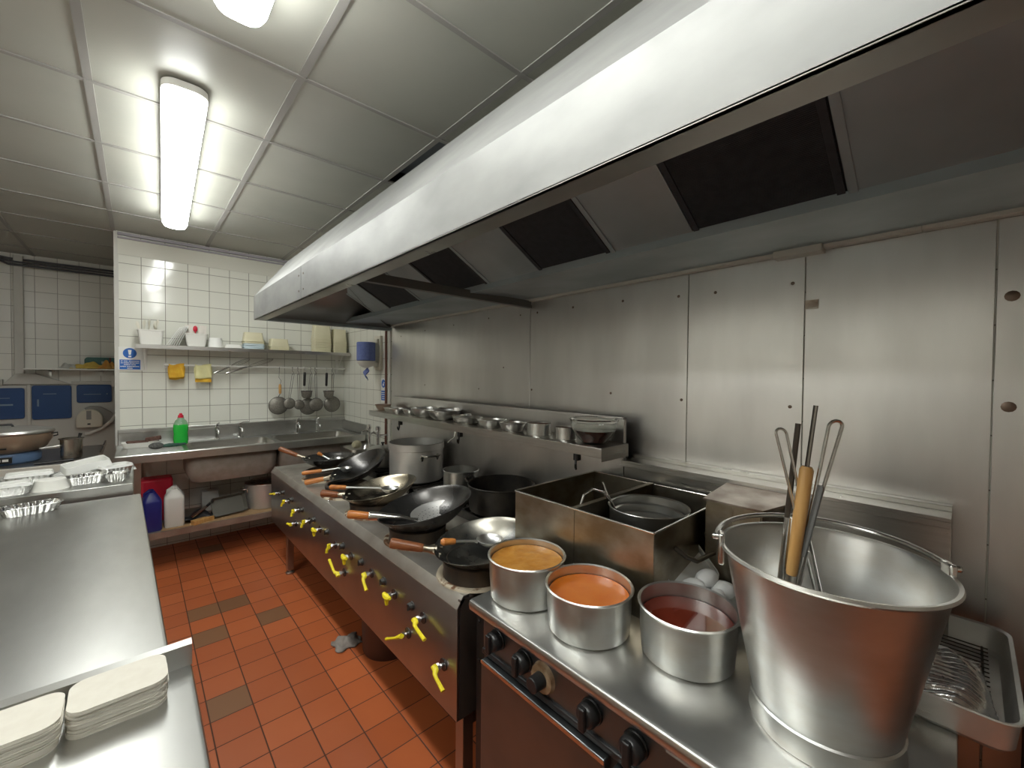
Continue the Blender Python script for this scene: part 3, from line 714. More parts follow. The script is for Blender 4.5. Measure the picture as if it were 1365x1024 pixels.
# boxed flue with a hood-like folded top to the right of the tanks
fx = thing('flue_box', 'dark steel flue box with stained sloping lid right of the fryer tanks', 'flue box', (1.48, .47, RZ))
def Fb(m, name, mats, **k):
    m.b.transform(Matrix.Translation((-1.48, -.47, -RZ))); return obj(name, m, mats, fx, **k)
m = M().box(1.36, 1.364, .405, .56, .80, 1.108).box(1.36, 1.572, .40, .404, .80, 1.10).box(1.36, 1.572, .56, .564, .80, 1.10).box(1.358, 1.362, .48, .486, .80, 1.10)
Fb(m, 'sides', steel_dirty, bevel=.001)
m = M(); m.prism([(.565, 1.35), (.40, 1.35), (.36, 1.572), (.575, 1.572)], 0, 0, 1) if False else None
m = M(); loft(m, [[(1.35, .57, 1.106), (1.35, .395, 1.106), (1.573, .33, 1.116), (1.573, .58, 1.116)], [(1.35, .57, 1.112), (1.35, .395, 1.112), (1.573, .33, 1.122), (1.573, .58, 1.122)]])
Fb(m, 'lid', mat('stained_lid', (.46, .41, .36), 1, .38, (.22, .16, .12), 9, rvar=.1), bevel=.001)

# ---------------------------------------------------------------- the three sauce pots
def saucepot(label, x, y, r, h, fill, slab_, nm, lvl=.024):
    t = pot(label, x, y, RZ, r, h, steel_pot, th=.002, rim=.005, base=.955, name='sauce_pot', cat='pot', group='sauce pots on the range')
    s_ = obj(nm, M().lathe([(0, h-lvl-.02), (r-.009, h-lvl-.02), (r-.0055, h-lvl-.004), (r-.0050, h-lvl), (r*.8, h-lvl-.001), (0, h-lvl)], 56), fill, loc=(x, y, RZ))
    tag(s_, slab_, 'sauce', kind='stuff'); return t
saucepot('steel pot of thick yellow-brown curry sauce, leftmost of the three sauce pots', .921, .939, .119, .131, sauce_curry, 'thick yellow-brown curry sauce with swirled skin in the leftmost pot', 'curry_sauce', .018)
saucepot('steel pot of orange sauce, middle one of the three sauce pots', .931, .701, .116, .122, sauce_orange, 'glossy orange sauce in the middle pot', 'orange_sauce', .026)
saucepot('steel pot of dark red sauce, next to the big bucket', 1.025, .466, .114, .127, sauce_red, 'glossy dark red sauce in the pot beside the bucket', 'dark_red_sauce', .036)

# ---------------------------------------------------------------- egg tray
t = thing('egg_tray', 'clear plastic egg tray leaning behind the dark red sauce pot', 'egg tray', (1.225, .478, RZ+.012), Euler((0, 0, math.radians(-20))))
m = M(); loft(m, [at_z(rrect(.17, .12, .02), 0), at_z(rrect(.20, .15, .025), .055), at_z(rrect(.196, .146, .023), .055), at_z(rrect(.166, .116, .018), .003)], cap0=True, cap1=True)
obj('tray', m, clear_pl, t)
m = M(); m.xf = Matrix.Translation((-.085, .075, .06)) @ Matrix.Rotation(math.radians(35), 4, 'X') @ Matrix.Translation((.085, .06, 0))
loft(m, [at_z(rrect(.20, .14, .025), 0), at_z(rrect(.19, .13, .02), .022), at_z(rrect(.186, .126, .02), .020), at_z(rrect(.196, .136, .022), 0)], cap0=False, cap1=True)
obj('lid', m, clear_pl, t)
e0 = None
def egg(x, y, z, label, rot):
    m = M().lathe([(a*1.15, b*1.15) for a, b in [(0, -.030), (.012, -.0275), (.020, -.018), (.0228, -.004), (.0215, .008), (.017, .019), (.010, .027), (0, .030)]], 22)
    o = obj('egg', m, egg_m, loc=(x, y, z), rot=rot); tag(o, label, 'egg', 'eggs in the clear tray'); return o
egg(1.205, .530, .885, 'white egg at the left of the clear tray, nearest the sauce pot rim', (1.2, .3, .3))
egg(1.250, .510, .905, 'white egg lying on top of the others beside the bucket', (1.3, .2, 1.0))
egg(1.265, .47, .880, 'white egg half hidden behind the bucket rim', (1.4, 0, .4))
egg(1.215, .47, .870, 'white egg deep in the clear tray behind the dark red sauce pot', (.2, 1.2, .2))

# ---------------------------------------------------------------- bucket with utensils
bx, by, br, bh = 1.023, .187, .184, .342
t = thing('steel_bucket', 'big stainless steel bucket holding whisks and skimmers, at the right', 'bucket', (bx, by, RZ), math.radians(8))
b0 = .118
prof = [(0, .03), (b0-.004, .03), (b0+.002, .032), (br-.004, bh-.004), (br+.003, bh-.006), (br+.007, bh-.001), (br+.005, bh+.004), (br-.001, bh+.003), (br-.008, bh-.008), (b0, .036), (0, .036)]
obj('body', M().lathe(prof, 72), steel_pot, t)
obj('foot_ring', M().lathe([(b0+.008, .0), (b0+.010, .004), (b0+.006, .040), (b0+.009, .043), (b0+.006, .046), (b0+.001, .044), (b0+.002, .038), (b0+.005, .003)], 64, close=True), steel_pot, t)
for sg in (0, PI):
    c, s_ = math.cos(sg+math.radians(108)), math.sin(sg+math.radians(108))
    m = M(); m.xf = Matrix.Rotation(sg+math.radians(108), 4, 'Z')
    m.box(br-.002, br+.010, -.016, .016, bh-.045, bh+.022).cyl((br+.004, 0, bh+.012), (br+.022, 0, bh+.012), .007, seg=12)
    obj('ear', m, steel_bright, t, bevel=.004)
# bail handle lying back on the rim
pts = []
for k in range(25):
    a = math.radians(108)-PI*k/24; rr_ = br+.010
    pts.append((rr_*math.cos(a), rr_*math.sin(a), bh+.010+.010*math.sin(PI*k/24)))
obj('bail', M().tube(pts, .0065, 10, flat=.8), steel_bright, t)
def U(name, label, foot, top, cat): 
    t = thing(name, label, cat, foot); return t, (Vector(top)-Vector(foot))
def wire_loop(d, L0, L1, wdt, side, n=10):
    """two wires running from L0 along d and closing in a rounded end at L1"""
    d = d.normalized(); s_ = Vector(side).normalized(); p = [d*L0-s_*wdt*.25]
    for i in range(n+1):
        a = PI*i/n; p.append(d*(L1-wdt)+d*wdt*math.sin(a)-s_*wdt*math.cos(a))
    p.append(d*L0+s_*wdt*.25); return p
side = Vector((-.7, .7, 0))
t, d = U('skimmer', 'thin bright wire skimmer handle crossing at the left inside the bucket', (1.055, .165, .88), (.99, .262, 1.395), 'skimmer')
obj('handle', M().tube(wire_loop(d, .03, d.length, .011, (.75, -.66, 0)), .0028, 8), steel_bright, t)
obj('scoop', M().lathe([(0, 0), (.035, .006), (.05, .016), (.052, .016), (.035, .003), (0, -.002)], 24), mesh_gauze, t)
t, d = U('tongs', 'dark tipped steel rod standing behind the crossed wire in the bucket', (1.0, .275, .88), (1.03, .240, 1.405), 'tongs')
obj('arm', M().tube([(0, 0, 0), d*.97, d], .004, 8, radii=[.005, .005, .004]), steel_bright, t)
obj('tip', M().tube([d*.62, d*1.0], .0055, 8), mat('dark_steel'), t)
obj('arm', M().tube([(.02, -.01, 0), d*.62+Vector((0.004, -.004, 0))], .0048, 8), steel_bright, t)
t, d = U('spider_strainer', 'wooden-handled strainer with dark metal end, tallest thing in the bucket', (.995, .250, .97), (1.02, .208, 1.445), 'strainer')
n_ = d.normalized(); Ld = d.length
obj('handle', M().tube([n_*.12, n_*.13, n_*.25, n_*.345, n_*.352], .0115, 14, radii=[.008, .0105, .0125, .0125, .009]), wood_light, t)
obj('end_hook', M().tube([n_*.34, n_*(Ld-.02), n_*Ld], .0065, 8, flat=.6), mat('dark_steel'), t)
obj('ferrule', M().tube([n_*.085, n_*.125], .010, 12), steel_bright, t)
obj('neck', M().tube([n_*.10, n_*.08, Vector((.0, -.015, .06)), Vector((.005, -.05, .02)), Vector((.01, -.07, -.01))], .004, 8), steel_bright, t)
obj('basket', M().lathe([(0, 0), (.03, .004), (.05, .018), (.058, .04), (.061, .041), (.052, .016), (.03, .001), (0, -.003)], 28, (.02, -.03, -.06)), mesh_gauze, t)
t, d = U('whisk_handle', 'looped steel handle with grey sleeve leaning to the right in the bucket', (.985, .262, .90), (1.045, .178, 1.415), 'utensil')
n_ = d.normalized()
obj('loop', M().tube(wire_loop(d, .30, d.length, .012, (.6, -.8, 0)), .0035, 8), steel_bright, t)
obj('sleeve', M().tube([n_*.24, n_*.245, n_*.385, n_*.39], .0105, 10, radii=[.009, .0105, .0125, .010], flat=.55), mat('grey_sleeve', (.17, .17, .165), 0, .5), t)
obj('shaft', M().tube([(-.005, 0, 0), n_*.25], .0042, 8).tube([(.012, -.006, 0), n_*.25+Vector((.006, -.006, 0))], .0042, 8), steel_bright, t)

# ---------------------------------------------------------------- roasting tray at the right edge
t = thing('roasting_tray', 'deep rectangular steel tray with a wire rack at the right edge of the range', 'tray', (1.40, .055, RZ+.001), math.radians(0))
m = M(); W, D, HH = .44, .27, .066
loft(m, [at_z(rrect(W-.03, D-.03, .03), 0), at_z(rrect(W-.012, D-.012, .035), .010), at_z(rrect(W, D, .04), HH-.003), at_z(rrect(W+.010, D+.010, .042), HH), at_z(rrect(W+.008, D+.008, .041), HH+.003), at_z(rrect(W-.006, D-.006, .037), HH), at_z(rrect(W-.02, D-.02, .032), .012), at_z(rrect(W-.034, D-.034, .028), .004)])
obj('body', m, alu, t)
t2 = thing('wire_rack', 'black wire rack lying in the steel tray under the foil container', 'rack', (1.40, .055, RZ+.0055))
m = M()
for k in range(18): x = -.18+k*.36/17; m.tube([(x, -.10, .018), (x, .10, .018)], .0016, 6)
for y in (-.09, 0, .09): m.tube([(-.19, y, .015), (.19, y, .015)], .0025, 6)
for x in (-.17, .17):
    for y in (-.09, .09): m.tube([(x, y, .015), (x, y, .0)], .0025, 6)
obj('wires', m, black_iron, t2)
def foil_box(label, loc, rotz, w_, d_, h_, name='foil_container', group=None, flip=False, lid=False, mt=None):
    t = thing(name, label, 'foil container', loc, rotz, group)
    # corrugated sides
    loops = []
    def wav(poly, amp, z):
        out = []; n = len(poly)
        for i, (x, y) in enumerate(poly):
            L_ = math.hypot(x, y) or 1; s_ = amp*1.6*(0, 1, 0, -1)[i % 4]
            out.append((x+x/L_*s_, y+y/L_*s_, z))
        return out
    def dense(w, d, r, k=72):
        base = rrect(w, d, r, 5); P = [Vector((*p, 0)) for p in base]; per = [0]
        for i in range(len(P)): per.append(per[-1]+(P[(i+1) % len(P)]-P[i]).length)
        out = []
        for j in range(k):
            s_ = per[-1]*j/k; i = max(q for q in range(len(P)) if per[q] <= s_+1e-9)
            f = (s_-per[i])/max(1e-9, per[i+1]-per[i]); q = P[i].lerp(P[(i+1) % len(P)], f); out.append((q.x, q.y))
        return out
    K_ = 96
    loops = [wav(dense(w_*.80, d_*.74, .02, K_), 0, 0), wav(dense(w_*.83, d_*.78, .02, K_), .0012, h_*.15), wav(dense(w_*.92, d_*.90, .022, K_), .0012, h_*.85),
             wav(dense(w_*.93, d_*.91, .022, K_), 0, h_*.93), wav(dense(w_, d_, .025, K_), 0, h_*.95), wav(dense(w_+.003, d_+.003, .026, K_), 0, h_), wav(dense(w_-.006, d_-.006, .022, K_), 0, h_*.985),
             wav(dense(w_*.92, d_*.90, .022, K_), 0, h_*.93), wav(dense(w_*.82, d_*.77, .02, K_), .0012, h_*.13), wav(dense(w_*.79, d_*.73, .02, K_), 0, .0015)]
    m = M()
    if flip: m.xf = Matrix.Translation((0, 0, h_)) @ Matrix.Rotation(PI, 4, 'X')
    loft(m, loops); obj('body', m, mt or foil, t)
    if lid:
        m = M(); loft(m, [at_z(rrect(w_, d_, .022), h_), at_z(rrect(w_*.94, d_*.92, .02), h_+.014), at_z(rrect(w_*.93, d_*.91, .02), h_+.0135), at_z(rrect(w_*.99, d_*.99, .022), h_-.0005)], cap0=False)
        obj('lid', m, clear_pl, t)
    return t
t = thing('foil_container', 'crumpled ridged foil container upside down on the black wire rack in the steel tray', 'foil container', (1.33, .04, RZ+.026), math.radians(6))
def ff(u, v):
    x, y = (u-.5)*2, (v-.5)*2; rr_ = (abs(x)**2.6+abs(y)**2.6)**(1/2.6); e = max(0, 1-max(0, rr_-.62)/.38)
    z = .034*(e**.6)+.0035*math.sin(48*x+1.5*math.sin(5*y))*(1 if rr_ > .35 else .5)+.003*math.sin(13*x*y+5*y)
    return (x*.145, y*.085, max(0, z))
obj('body', M().grid(ff, 120, 40), foil, t, solid=.0006, ang=60)
t['label'] = 'crumpled ridged foil container upside down on the black wire rack'

# ================================================================ LEFT WORKTABLES
def table(label, x0, x1, y0, y1, z, skew=0., name='worktable', legs=True, lip=0.):
    t = thing(name, label, 'table', ((x0+x1)/2, (y0+y1)/2, 0), skew)
    w_, d_ = x1-x0, y1-y0
    m = M(); loft(m, [at_z([(-w_/2, -d_/2), (w_/2-.006, -d_/2), (w_/2-.006, d_/2), (-w_/2, d_/2)], z-.045), at_z([(-w_/2, -d_/2), (w_/2, -d_/2), (w_/2, d_/2), (-w_/2, d_/2)], z-.04), at_z([(-w_/2, -d_/2), (w_/2, -d_/2), (w_/2, d_/2), (-w_/2, d_/2)], z-.008), at_z([(-w_/2, -d_/2), (w_/2-.003, -d_/2), (w_/2-.003, d_/2), (-w_/2, d_/2)], z-.002), at_z([(-w_/2, -d_/2), (w_/2-.010, -d_/2), (w_/2-.010, d_/2), (-w_/2, d_/2)], z)])
    obj('tabletop', m, steel_top, t)
    m = M().box(-w_/2+.05, w_/2-.05, -d_/2+.05, d_/2-.05, .22, .24); obj('undershelf', m, steel_cook, t)
    for sx in (-1, 1):
        for sy in (-1, 1):
            m = M().box(sx*(w_/2-.05)-.02, sx*(w_/2-.05)+.02, sy*(d_/2-.06)-.02, sy*(d_/2-.06)+.02, 0, z-.045); obj('leg', m, mat('leg_steel'), t)
    return t
TBZ = .85
table('big bare stainless worktable on the left, running away from the camera', -1.0, .034, 1.185, 2.955, TBZ, math.radians(1.3))
wt = table('near stainless worktop in the bottom left corner carrying the stacks of card lids', -1.0, .088, -.6, 1.158, TBZ, 0)
m = M().prism([(.0, 0), (.0, .046), (.016, .052), (.018, .050), (.004, .044), (.004, 0)], 0, -.544, .544)
# raised edge at the far side of the near worktop, folded towards the far table
o = obj('upstand', m, steel_top, wt, loc=(0, .875, TBZ)); o.location = (0, .873-.0, TBZ)
# narrow raised counter behind the big table
cn = thing('tray_counter', 'narrow raised steel counter behind the big worktable, holding foil containers', 'counter', (-.52, 3.35, 0), 0)
m = M().box(-.50, .502, -.33, .33, .865, .88).box(-.50, .502, -.338, -.33, .835, .902).box(-.50, .502, .33, .334, .84, .897).box(.498, .502, -.33, .33, .84, .897)
obj('top', m, steel_top, cn, bevel=.0015)
for x in (-.45, .45):
    for y in (-.28, .28): obj('leg', M().box(x-.018, x+.018, y-.018, y+.018, 0, .865), mat('leg_steel'), cn)

# stacks of white card lids: each lid its own thing
def card(w_, d_, r, bend=0.):
    m = M(); p = rrect(w_, d_, r, 8)
    loft(m, [at_z(p, 0), at_z(p, .0021)]); return m
sx0 = obj('card_lid', card(.140, .108, .026), [paper_white]); sx0.data.materials[0] = paper_white
N1 = 23
for k in range(N1):
    o = sx0 if k == 0 else sx0.copy()
    if k: COL.objects.link(o)
    j = .0012 if k < N1-3 else .0006
    o.location = (-.028+random.uniform(-j, j)+(.002 if k in (7, 8, 15) else 0), 1.097+random.uniform(-j, j)-(.002 if k > 19 else 0), TBZ+.0002+k*.00215)
    o.rotation_euler = (0, 0, math.radians(random.uniform(-.7, .7)+(1.5 if k > 19 else 0)))
    if k == N1-1: tag(o, 'topmost white card lid of the neat right-hand stack by the worktop corner', 'card lid', 'white card lids in the right-hand stack')
    else: tag(o, 'white card lid inside the neat right-hand stack by the worktop corner', 'card lid', 'white card lids in the right-hand stack')
for k in range(N1):
    o = sx0.copy(); COL.objects.link(o)
    f = k/N1
    o.location = (-.178+.006*math.sin(f*2.2)+random.uniform(-.001, .001), 1.083+.004*f+random.uniform(-.001, .001), TBZ+.0002+k*.00205)
    o.rotation_euler = (0, 0, math.radians(4-3*f+random.uniform(-1, 1)))
    if k == N1-1: tag(o, 'topmost white card lid of the slumped stack at the left edge of the picture', 'card lid', 'white card lids in the left-hand stack')
    else: tag(o, 'white card lid inside the slumped stack at the left edge of the picture', 'card lid', 'white card lids in the left-hand stack')

# foil containers
foil_box('single open foil container standing on the far left of the big worktable', (-.365, 2.885, TBZ+.0003), math.radians(12), .20, .115, .040)
TC = .8802
foil_box('foil container with clear lid on the raised counter at its left end', (-.475, 3.22, TC), math.radians(8), .15, .11, .045, lid=True, group='foil containers on the raised counter')
foil_box('foil container with clear lid behind the white round bowl on the raised counter', (-.44, 3.46, TC), math.radians(5), .18, .12, .05, lid=True, group='foil containers on the raised counter')
foil_box('foil container under the tilted plastic lid on the raised counter', (-.215, 3.30, TC), math.radians(10), .17, .12, .045, lid=False, group='foil containers on the raised counter')
foil_box('small foil container at the right end of the raised counter', (-.085, 3.245, TC), math.radians(-4), .085, .09, .05, group='foil containers on the raised counter')
foil_box('foil container behind the right end one on the raised counter, tipped white', (-.10, 3.42, TC), math.radians(20), .15, .11, .055, lid=True, group='foil containers on the raised counter')
t = thing('paper_bowl', 'white round bowl upside down among the foil containers', 'bowl', (-.34, 3.245, TC))
obj('body', M().lathe([(.072, 0), (.070, .004), (.056, .050), (.052, .052), (0, .052), (0, .050), (.050, .050), (.067, .003), (.070, 0)], 44), white_pl, t)
t = thing('frosted_tub', 'frosted plastic tub tilted on top of the foil containers', 'tub', (-.22, 3.46, TC+.058), Euler((math.radians(6), math.radians(-9), math.radians(16))))
m = M(); loft(m, [at_z(rrect(.20, .14, .02), 0), at_z(rrect(.185, .125, .02), .038), at_z(rrect(.181, .121, .02), .036), at_z(rrect(.196, .136, .02), 0)], cap0=False, cap1=True)
m2 = m; obj('body', m, clear_pl, t)
for i, (x, y, r_) in enumerate([(-.02, 3.33, 12), (-.29, 3.60, -12)]):
    t = thing('clear_lid', ['loose clear plastic lid lying at the right end of the raised counter', 'loose clear plastic lid at the back of the raised counter'][i], 'lid', (x, y, TC), math.radians(r_))
    m = M(); loft(m, [at_z(rrect(.15, .11, .02), 0), at_z(rrect(.14, .10, .02), .014), at_z(rrect(.138, .098, .02), .013), at_z(rrect(.148, .108, .02), 0)], cap0=False); 
    if x == -.02: t.location.x = -.085; t.location.y = 3.60
    obj('body', m, clear_pl, t)

# ================================================================ SINK UNIT
SX0, SX1, SY0, SY1, SZ_ = -.115, 1.665, 4.0, 4.64, .90
sk = thing('sink_unit', 'long stainless steel double sink with drainer on the far wall', 'sink unit', (.8, 4.3, 0))
def S(m, name, mats, par=None, **k):
    m.b.transform(Matrix.Translation((-.8, -4.3, 0))); return obj(name, m, mats, par or sk, **k)
# top as strips round two basin openings
B1, B2 = (.30, .905, 4.075, 4.50), (.945, 1.60, 4.075, 4.50)
m = M()
z0, z1 = SZ_-.004, SZ_
for a in ((SX0, SX1, SY0, B1[2]), (SX0, SX1, B1[3], SY1), (SX0, B1[0], B1[2], B1[3]), (B1[1], B2[0], B1[2], B1[3]), (B2[1], SX1, B1[2], B1[3])): m.box(*a, z0, z1)
m.prism([(SY0, SZ_), (SY0-.006, SZ_+.006), (SY0-.012, SZ_), (SY0-.012, SZ_-.055), (SY0-.008, SZ_-.055), (SY0-.008, SZ_-.004), (SY0, SZ_-.004)], 0, SX0, SX1)
m.prism([(SY0, SZ_), (SY0, SZ_-.004), (SY0, SZ_-.055), (SY0+.01, SZ_-.055), (SY0+.01, SZ_-.004), (SY1, SZ_-.004), (SY1, SZ_)], 0, SX0-.004, SX0)
for k in range(9): m.box(SX0+.06, B1[0]-.03, 4.10+k*.045, 4.112+k*.045, SZ_, SZ_+.003)
S(m, 'drainer_top', steel_top)
m = M().box(SX0, SX1+.03, SY1-.012, SY1, SZ_, 1.03).box(SX0, SX1+.03, SY1-.03, SY1-.012, 1.0, 1.03).box(SX1+.012, SX1+.03, 3.98, SY1, SZ_, 1.0)
S(m, 'splashback', steel_top, bevel=.003)
for (x0, x1, y0, y1) in (B1, B2):
    m = M(); cx_, cy_, w_, d_ = (x0+x1)/2, (y0+y1)/2, x1-x0, y1-y0
    def LP(w__, d__, r, z): return at_z(rrect(w__, d__, r, 5, (cx_, cy_)), z)
    loft(m, [LP(w_+.01, d_+.01, .05, SZ_-.001), LP(w_, d_, .06, SZ_-.006), LP(w_-.02, d_-.02, .07, SZ_-.20), LP(w_-.07, d_-.07, .08, SZ_-.245), LP(w_-.07, d_-.07, .08, SZ_-.25), LP(w_-.01, d_-.01, .07, SZ_-.20), LP(w_+.008, d_+.008, .06, SZ_-.006)][:5], cap0=False)
    S(m, 'basin', steel, solid=.002)
    m = M(); loft(m, [LP(w_+.03, d_+.03, .06, SZ_-.02), LP(w_+.02, d_+.02, .07, SZ_-.21), LP(w_-.04, d_-.04, .09, SZ_-.275)], cap0=False)
    S(m, 'basin_underside', mat('grey_sound_coating', (.34, .29, .25), .2, .6, (.28, .24, .2), 20), solid=.002)
for x in (.0, 1.62):
    for y in (4.03, 4.58):
        m = M().box(x-.018, x+.018, y-.018, y+.018, 0, SZ_-.005); S(m, 'leg', mat('leg_steel'))
m = M().box(SX0+.10, SX1-.02, 4.05, 4.60, .285, .303).box(SX0+.10, SX1-.02, 4.045, 4.05, .255, .303)
S(m, 'undershelf', mat('undershelf_dull', (.46, .40, .34), .8, .5, (.36, .30, .25), 8))
def tap(x, y, side=1, turned=0):
    t = thing('pillar_tap', '', 'tap', (x, y, SZ_), turned, 'chrome taps over the double sink')
    obj('body', M().lathe([(0, 0), (.024, 0), (.024, .008), (.015, .014), (.014, .06), (.017, .085), (.017, .11), (.010, .118), (0, .118)], 20), chrome, t)
    obj('spout', M().tube([(0, 0, .075), (0, -.04, .09), (0, -.085, .088), (0, -.10, .070), (0, -.10, .055)], .010, 12), chrome, t)
    obj('lever', M().tube([(0, 0, .115), (0, -.004, .13), (.02*side, -.012, .142), (.065*side, -.022, .15)], .006, 8, radii=[.012, .010, .006, .007]), chrome, t)
    return t
for (x, lab, sd) in ((.535, 'chrome tap over the left basin, first from the green bottle', .2), (.715, 'chrome lever tap over the left basin, second from the green bottle', 1), (1.20, 'chrome tap over the right basin under the hanging strainers', .2), (1.39, 'chrome tap nearest the corner on the double sink', .2)):
    tap(x, 4.55, sd)['label'] = lab
# washing-up things on the drainer
t = thing('washing_up_bottle', 'clear bottle of bright green washing-up liquid with red cap on the drainer', 'bottle', (.27, 4.40, SZ_+.003))
obj('body', M().lathe([(0, 0), (.040, 0), (.047, .006), (.050, .04), (.047, .09), (.051, .13), (.049, .165), (.036, .195), (.022, .210), (.020, .224), (0, .224)], 32, sy=.7), green_liq, t)
obj('clear_neck', M().lathe([(.0495, .166), (.037, .197), (.023, .212), (.021, .226), (.0, .226)], 32, sy=.72), mat('bottle_plastic', (.80, .86, .80), 0, .1, trans=.75, ior=1.3), t)
obj('cap', M().lathe([(0, .222), (.019, .222), (.019, .240), (.012, .246), (.010, .258), (0, .26)], 20), red_pl, t)
t = thing('plastic_tray', 'shallow white plastic tray of scourers on the drainer corner', 'tray', (.02, 4.45, SZ_+.003), .05)
m = M(); loft(m, [at_z(rrect(.20, .12, .02), 0), at_z(rrect(.23, .15, .025), .04), at_z(rrect(.224, .144, .023), .04), at_z(rrect(.194, .114, .018), .003)])
obj('body', m, white_pl, t)
def pad(name, label, c, s_, rot, mt, cat='scourer'):
    m = M(); loft(m, [at_z(rrect(s_[0]*.94, s_[1]*.94, min(s_[:2])*.25), 0), at_z(rrect(s_[0], s_[1], min(s_[:2])*.25), s_[2]*.3), at_z(rrect(s_[0], s_[1], min(s_[:2])*.25), s_[2]*.7), at_z(rrect(s_[0]*.93, s_[1]*.93, min(s_[:2])*.25), s_[2])])
    o = obj(name, m, mt, loc=c, rot=rot); return tag(o, label, cat)
pad('scourer', 'flat brown scourer lying in the white tray on the drainer', (.0, 4.44, SZ_+.035), (.13, .07, .014), (.1, .05, .2), sponge_brown)
pad('scourer', 'thick purple-brown scourer on the edge of the white tray on the drainer', (.10, 4.46, SZ_+.045), (.10, .06, .03), (0, -.12, -.1), sponge_brown)
o = obj('steel_wool', M().ball((0, 0, .026), .036, 1.3, 1, .72), mat('steel_wool_grey', (.16, .16, .15), .3, .8, (.07, .07, .065), 80, bump=.9), loc=(.11, 4.24, SZ_+.002)); tag(o, 'grey wire wool ball on the drainer in front of the green bottle', 'scourer')
o = obj('dish_cloth', M().tube([(0, 0, .02), (.05, .01, .022), (.10, .03, .018), (.15, .07, .016)], .02, 12, radii=[.016, .026, .022, .014], flat=.6), sponge_green, loc=(.14, 4.24, SZ_+.002)); tag(o, 'dark green twisted cloth on the drainer beside the wire wool', 'cloth')
# hand basin and taps at the right wall
t = thing('hand_basin', 'small steel hand basin against the right wall behind the lidded pot', 'basin', (1.56, 3.86, .70))
m = M(); loft(m, [at_z(rrect(.26, .30, .04), 0), at_z(rrect(.27, .32, .05), .115), at_z(rrect(.28, .34, .05), .118), at_z(rrect(.27, .32, .05), .116), at_z(rrect(.20, .24, .05), .03)], cap0=True, cap1=True)
obj('bowl', m, steel, t)
for y, lb in ((3.73, 'chrome tap above the hand basin, the left one of its pair'), (3.55, 'chrome tap above the hand basin, the right one by the thin pipes')):
    q = thing('basin_tap', lb, 'tap', (1.60, y, .90), 0, 'pair of taps on the right wall')
    obj('body', M().cyl((0, 0, -.18), (0, 0, .09), .013, seg=14).lathe([(.012, .09), (.020, .10), (.020, .125), (.012, .135), (0, .135)], 16), chrome, q)
    obj('spout', M().tube([(0, 0, .06), (-.04, 0, .085), (-.07, 0, .07), (-.07, 0, .05)], .009, 10).cyl((0, 0, .05), (.098, 0, .05), .010, seg=10), chrome, q)
o = obj('soap_cloth', M().ball((0, 0, .035), .045, 1, .8, .8), mat('cream_sponge', (.62, .58, .42), 0, .9, (.5, .46, .3), 40, bump=.6), loc=(1.50, 3.78, .818)); tag(o, 'crumpled cream sponge on the hand basin edge', 'sponge')
o = obj('basin_stand', M().box(1.46, 1.50, 3.84, 3.88, 0, .70), mat('leg_steel')); tag(o, 'steel post under the small hand basin', 'stand')

# things on the shelf under the sink
UZ = .3035
def jerry(label, x, y, w_, d_, h_, mt, rz=0., cap=None):
    t = thing('jerry_can', label, 'container', (x, y, UZ), rz)
    m = M()
    loft(m, [at_z(rrect(w_*.94, d_*.94, .02), 0), at_z(rrect(w_, d_, .025), .01), at_z(rrect(w_, d_, .025), h_*.72), at_z(rrect(w_*.95, d_*.93, .025), h_*.78), at_z(rrect(w_*.62, d_*.55, .02, c=(0, 0)), h_*.90), at_z(rrect(w_*.34, d_*.4, .012), h_*.95)])
    obj('body', m, mt, t)
    m = M().tube([(-w_*.32, 0, h_*.80), (-w_*.30, 0, h_*.93), (-w_*.1, 0, h_*.99), (w_*.1, 0, h_*.97), (w_*.34, 0, h_*.80)], .012, 10); obj('grip', m, mt, t)
    m = M().cyl((w_*.0, 0, h_*.93), (0, 0, h_*1.03), .016, seg=16); obj('cap', m, cap or mt, t)
    return t
jerry('dark blue plastic jerry can at the left end of the shelf under the sink', .075, 4.15, .115, .15, .30, blue_pl, .1)
jerry('white plastic jerry can beside the blue one under the sink', .213, 4.17, .125, .15, .30, white_pl, -.05)
o = obj('red_bucket', M().box(-.10, .10, -.08, .08, 0, .345), red_pl, loc=(.115, 4.42, UZ), bevel=.02); tag(o, 'bright red plastic box behind the two jerry cans under the sink', 'box')
pp = pot('big dull steel stock pot standing on the shelf under the sink', .86, 4.28, UZ, .155, .215, alu, base=.95)
obj('lid', M().lathe([(.156, .219), (.157, .223), (.08, .24), (0, .243), (0, .24), (.08, .236), (.153, .219)], 40), steel_cook, pp)
loop_handle(pp, .155, .185, math.radians(190), .04, .035, 0, .005); loop_handle(pp, .155, .185, math.radians(10), .04, .035, 0, .005)
o = obj('white_box', M().box(-.06, .06, -.05, .05, 0, .17), [mat('pale_box', (.5, .49, .46), 0, .6)], loc=(.47, 4.45, UZ), bevel=.004); tag(o, 'small pale box standing behind the black clutter under the sink', 'box')
o = obj('wooden_block', M().box(-.075, .075, -.025, .025, 0, .035), wood_light, loc=(.385, 4.095, UZ), rot=(0, 0, math.radians(25)), bevel=.003); tag(o, 'short pale wooden block at the front edge of the shelf under the sink', 'block')
m = M(); m.grid(lambda u, v: (-.11+.22*u, -.09+.18*v, .02+.05*math.sin(PI*u)*math.sin(PI*v)+.018*math.sin(9*u+4*v)), 14, 12)
o = obj('black_bag', m, mat('black_bag', (.02, .02, .022), 0, .35, bump=.3), loc=(.36, 4.20, UZ-.002), solid=.004); tag(o, 'crumpled black bag between the white jerry can and the grey baking tray', 'bag')
t = thing('hand_brush', 'dustpan-like brush with steel blade lying on the black bag under the sink', 'brush', (.37, 4.16, UZ+.07), Euler((0, math.radians(-32), math.radians(12))))
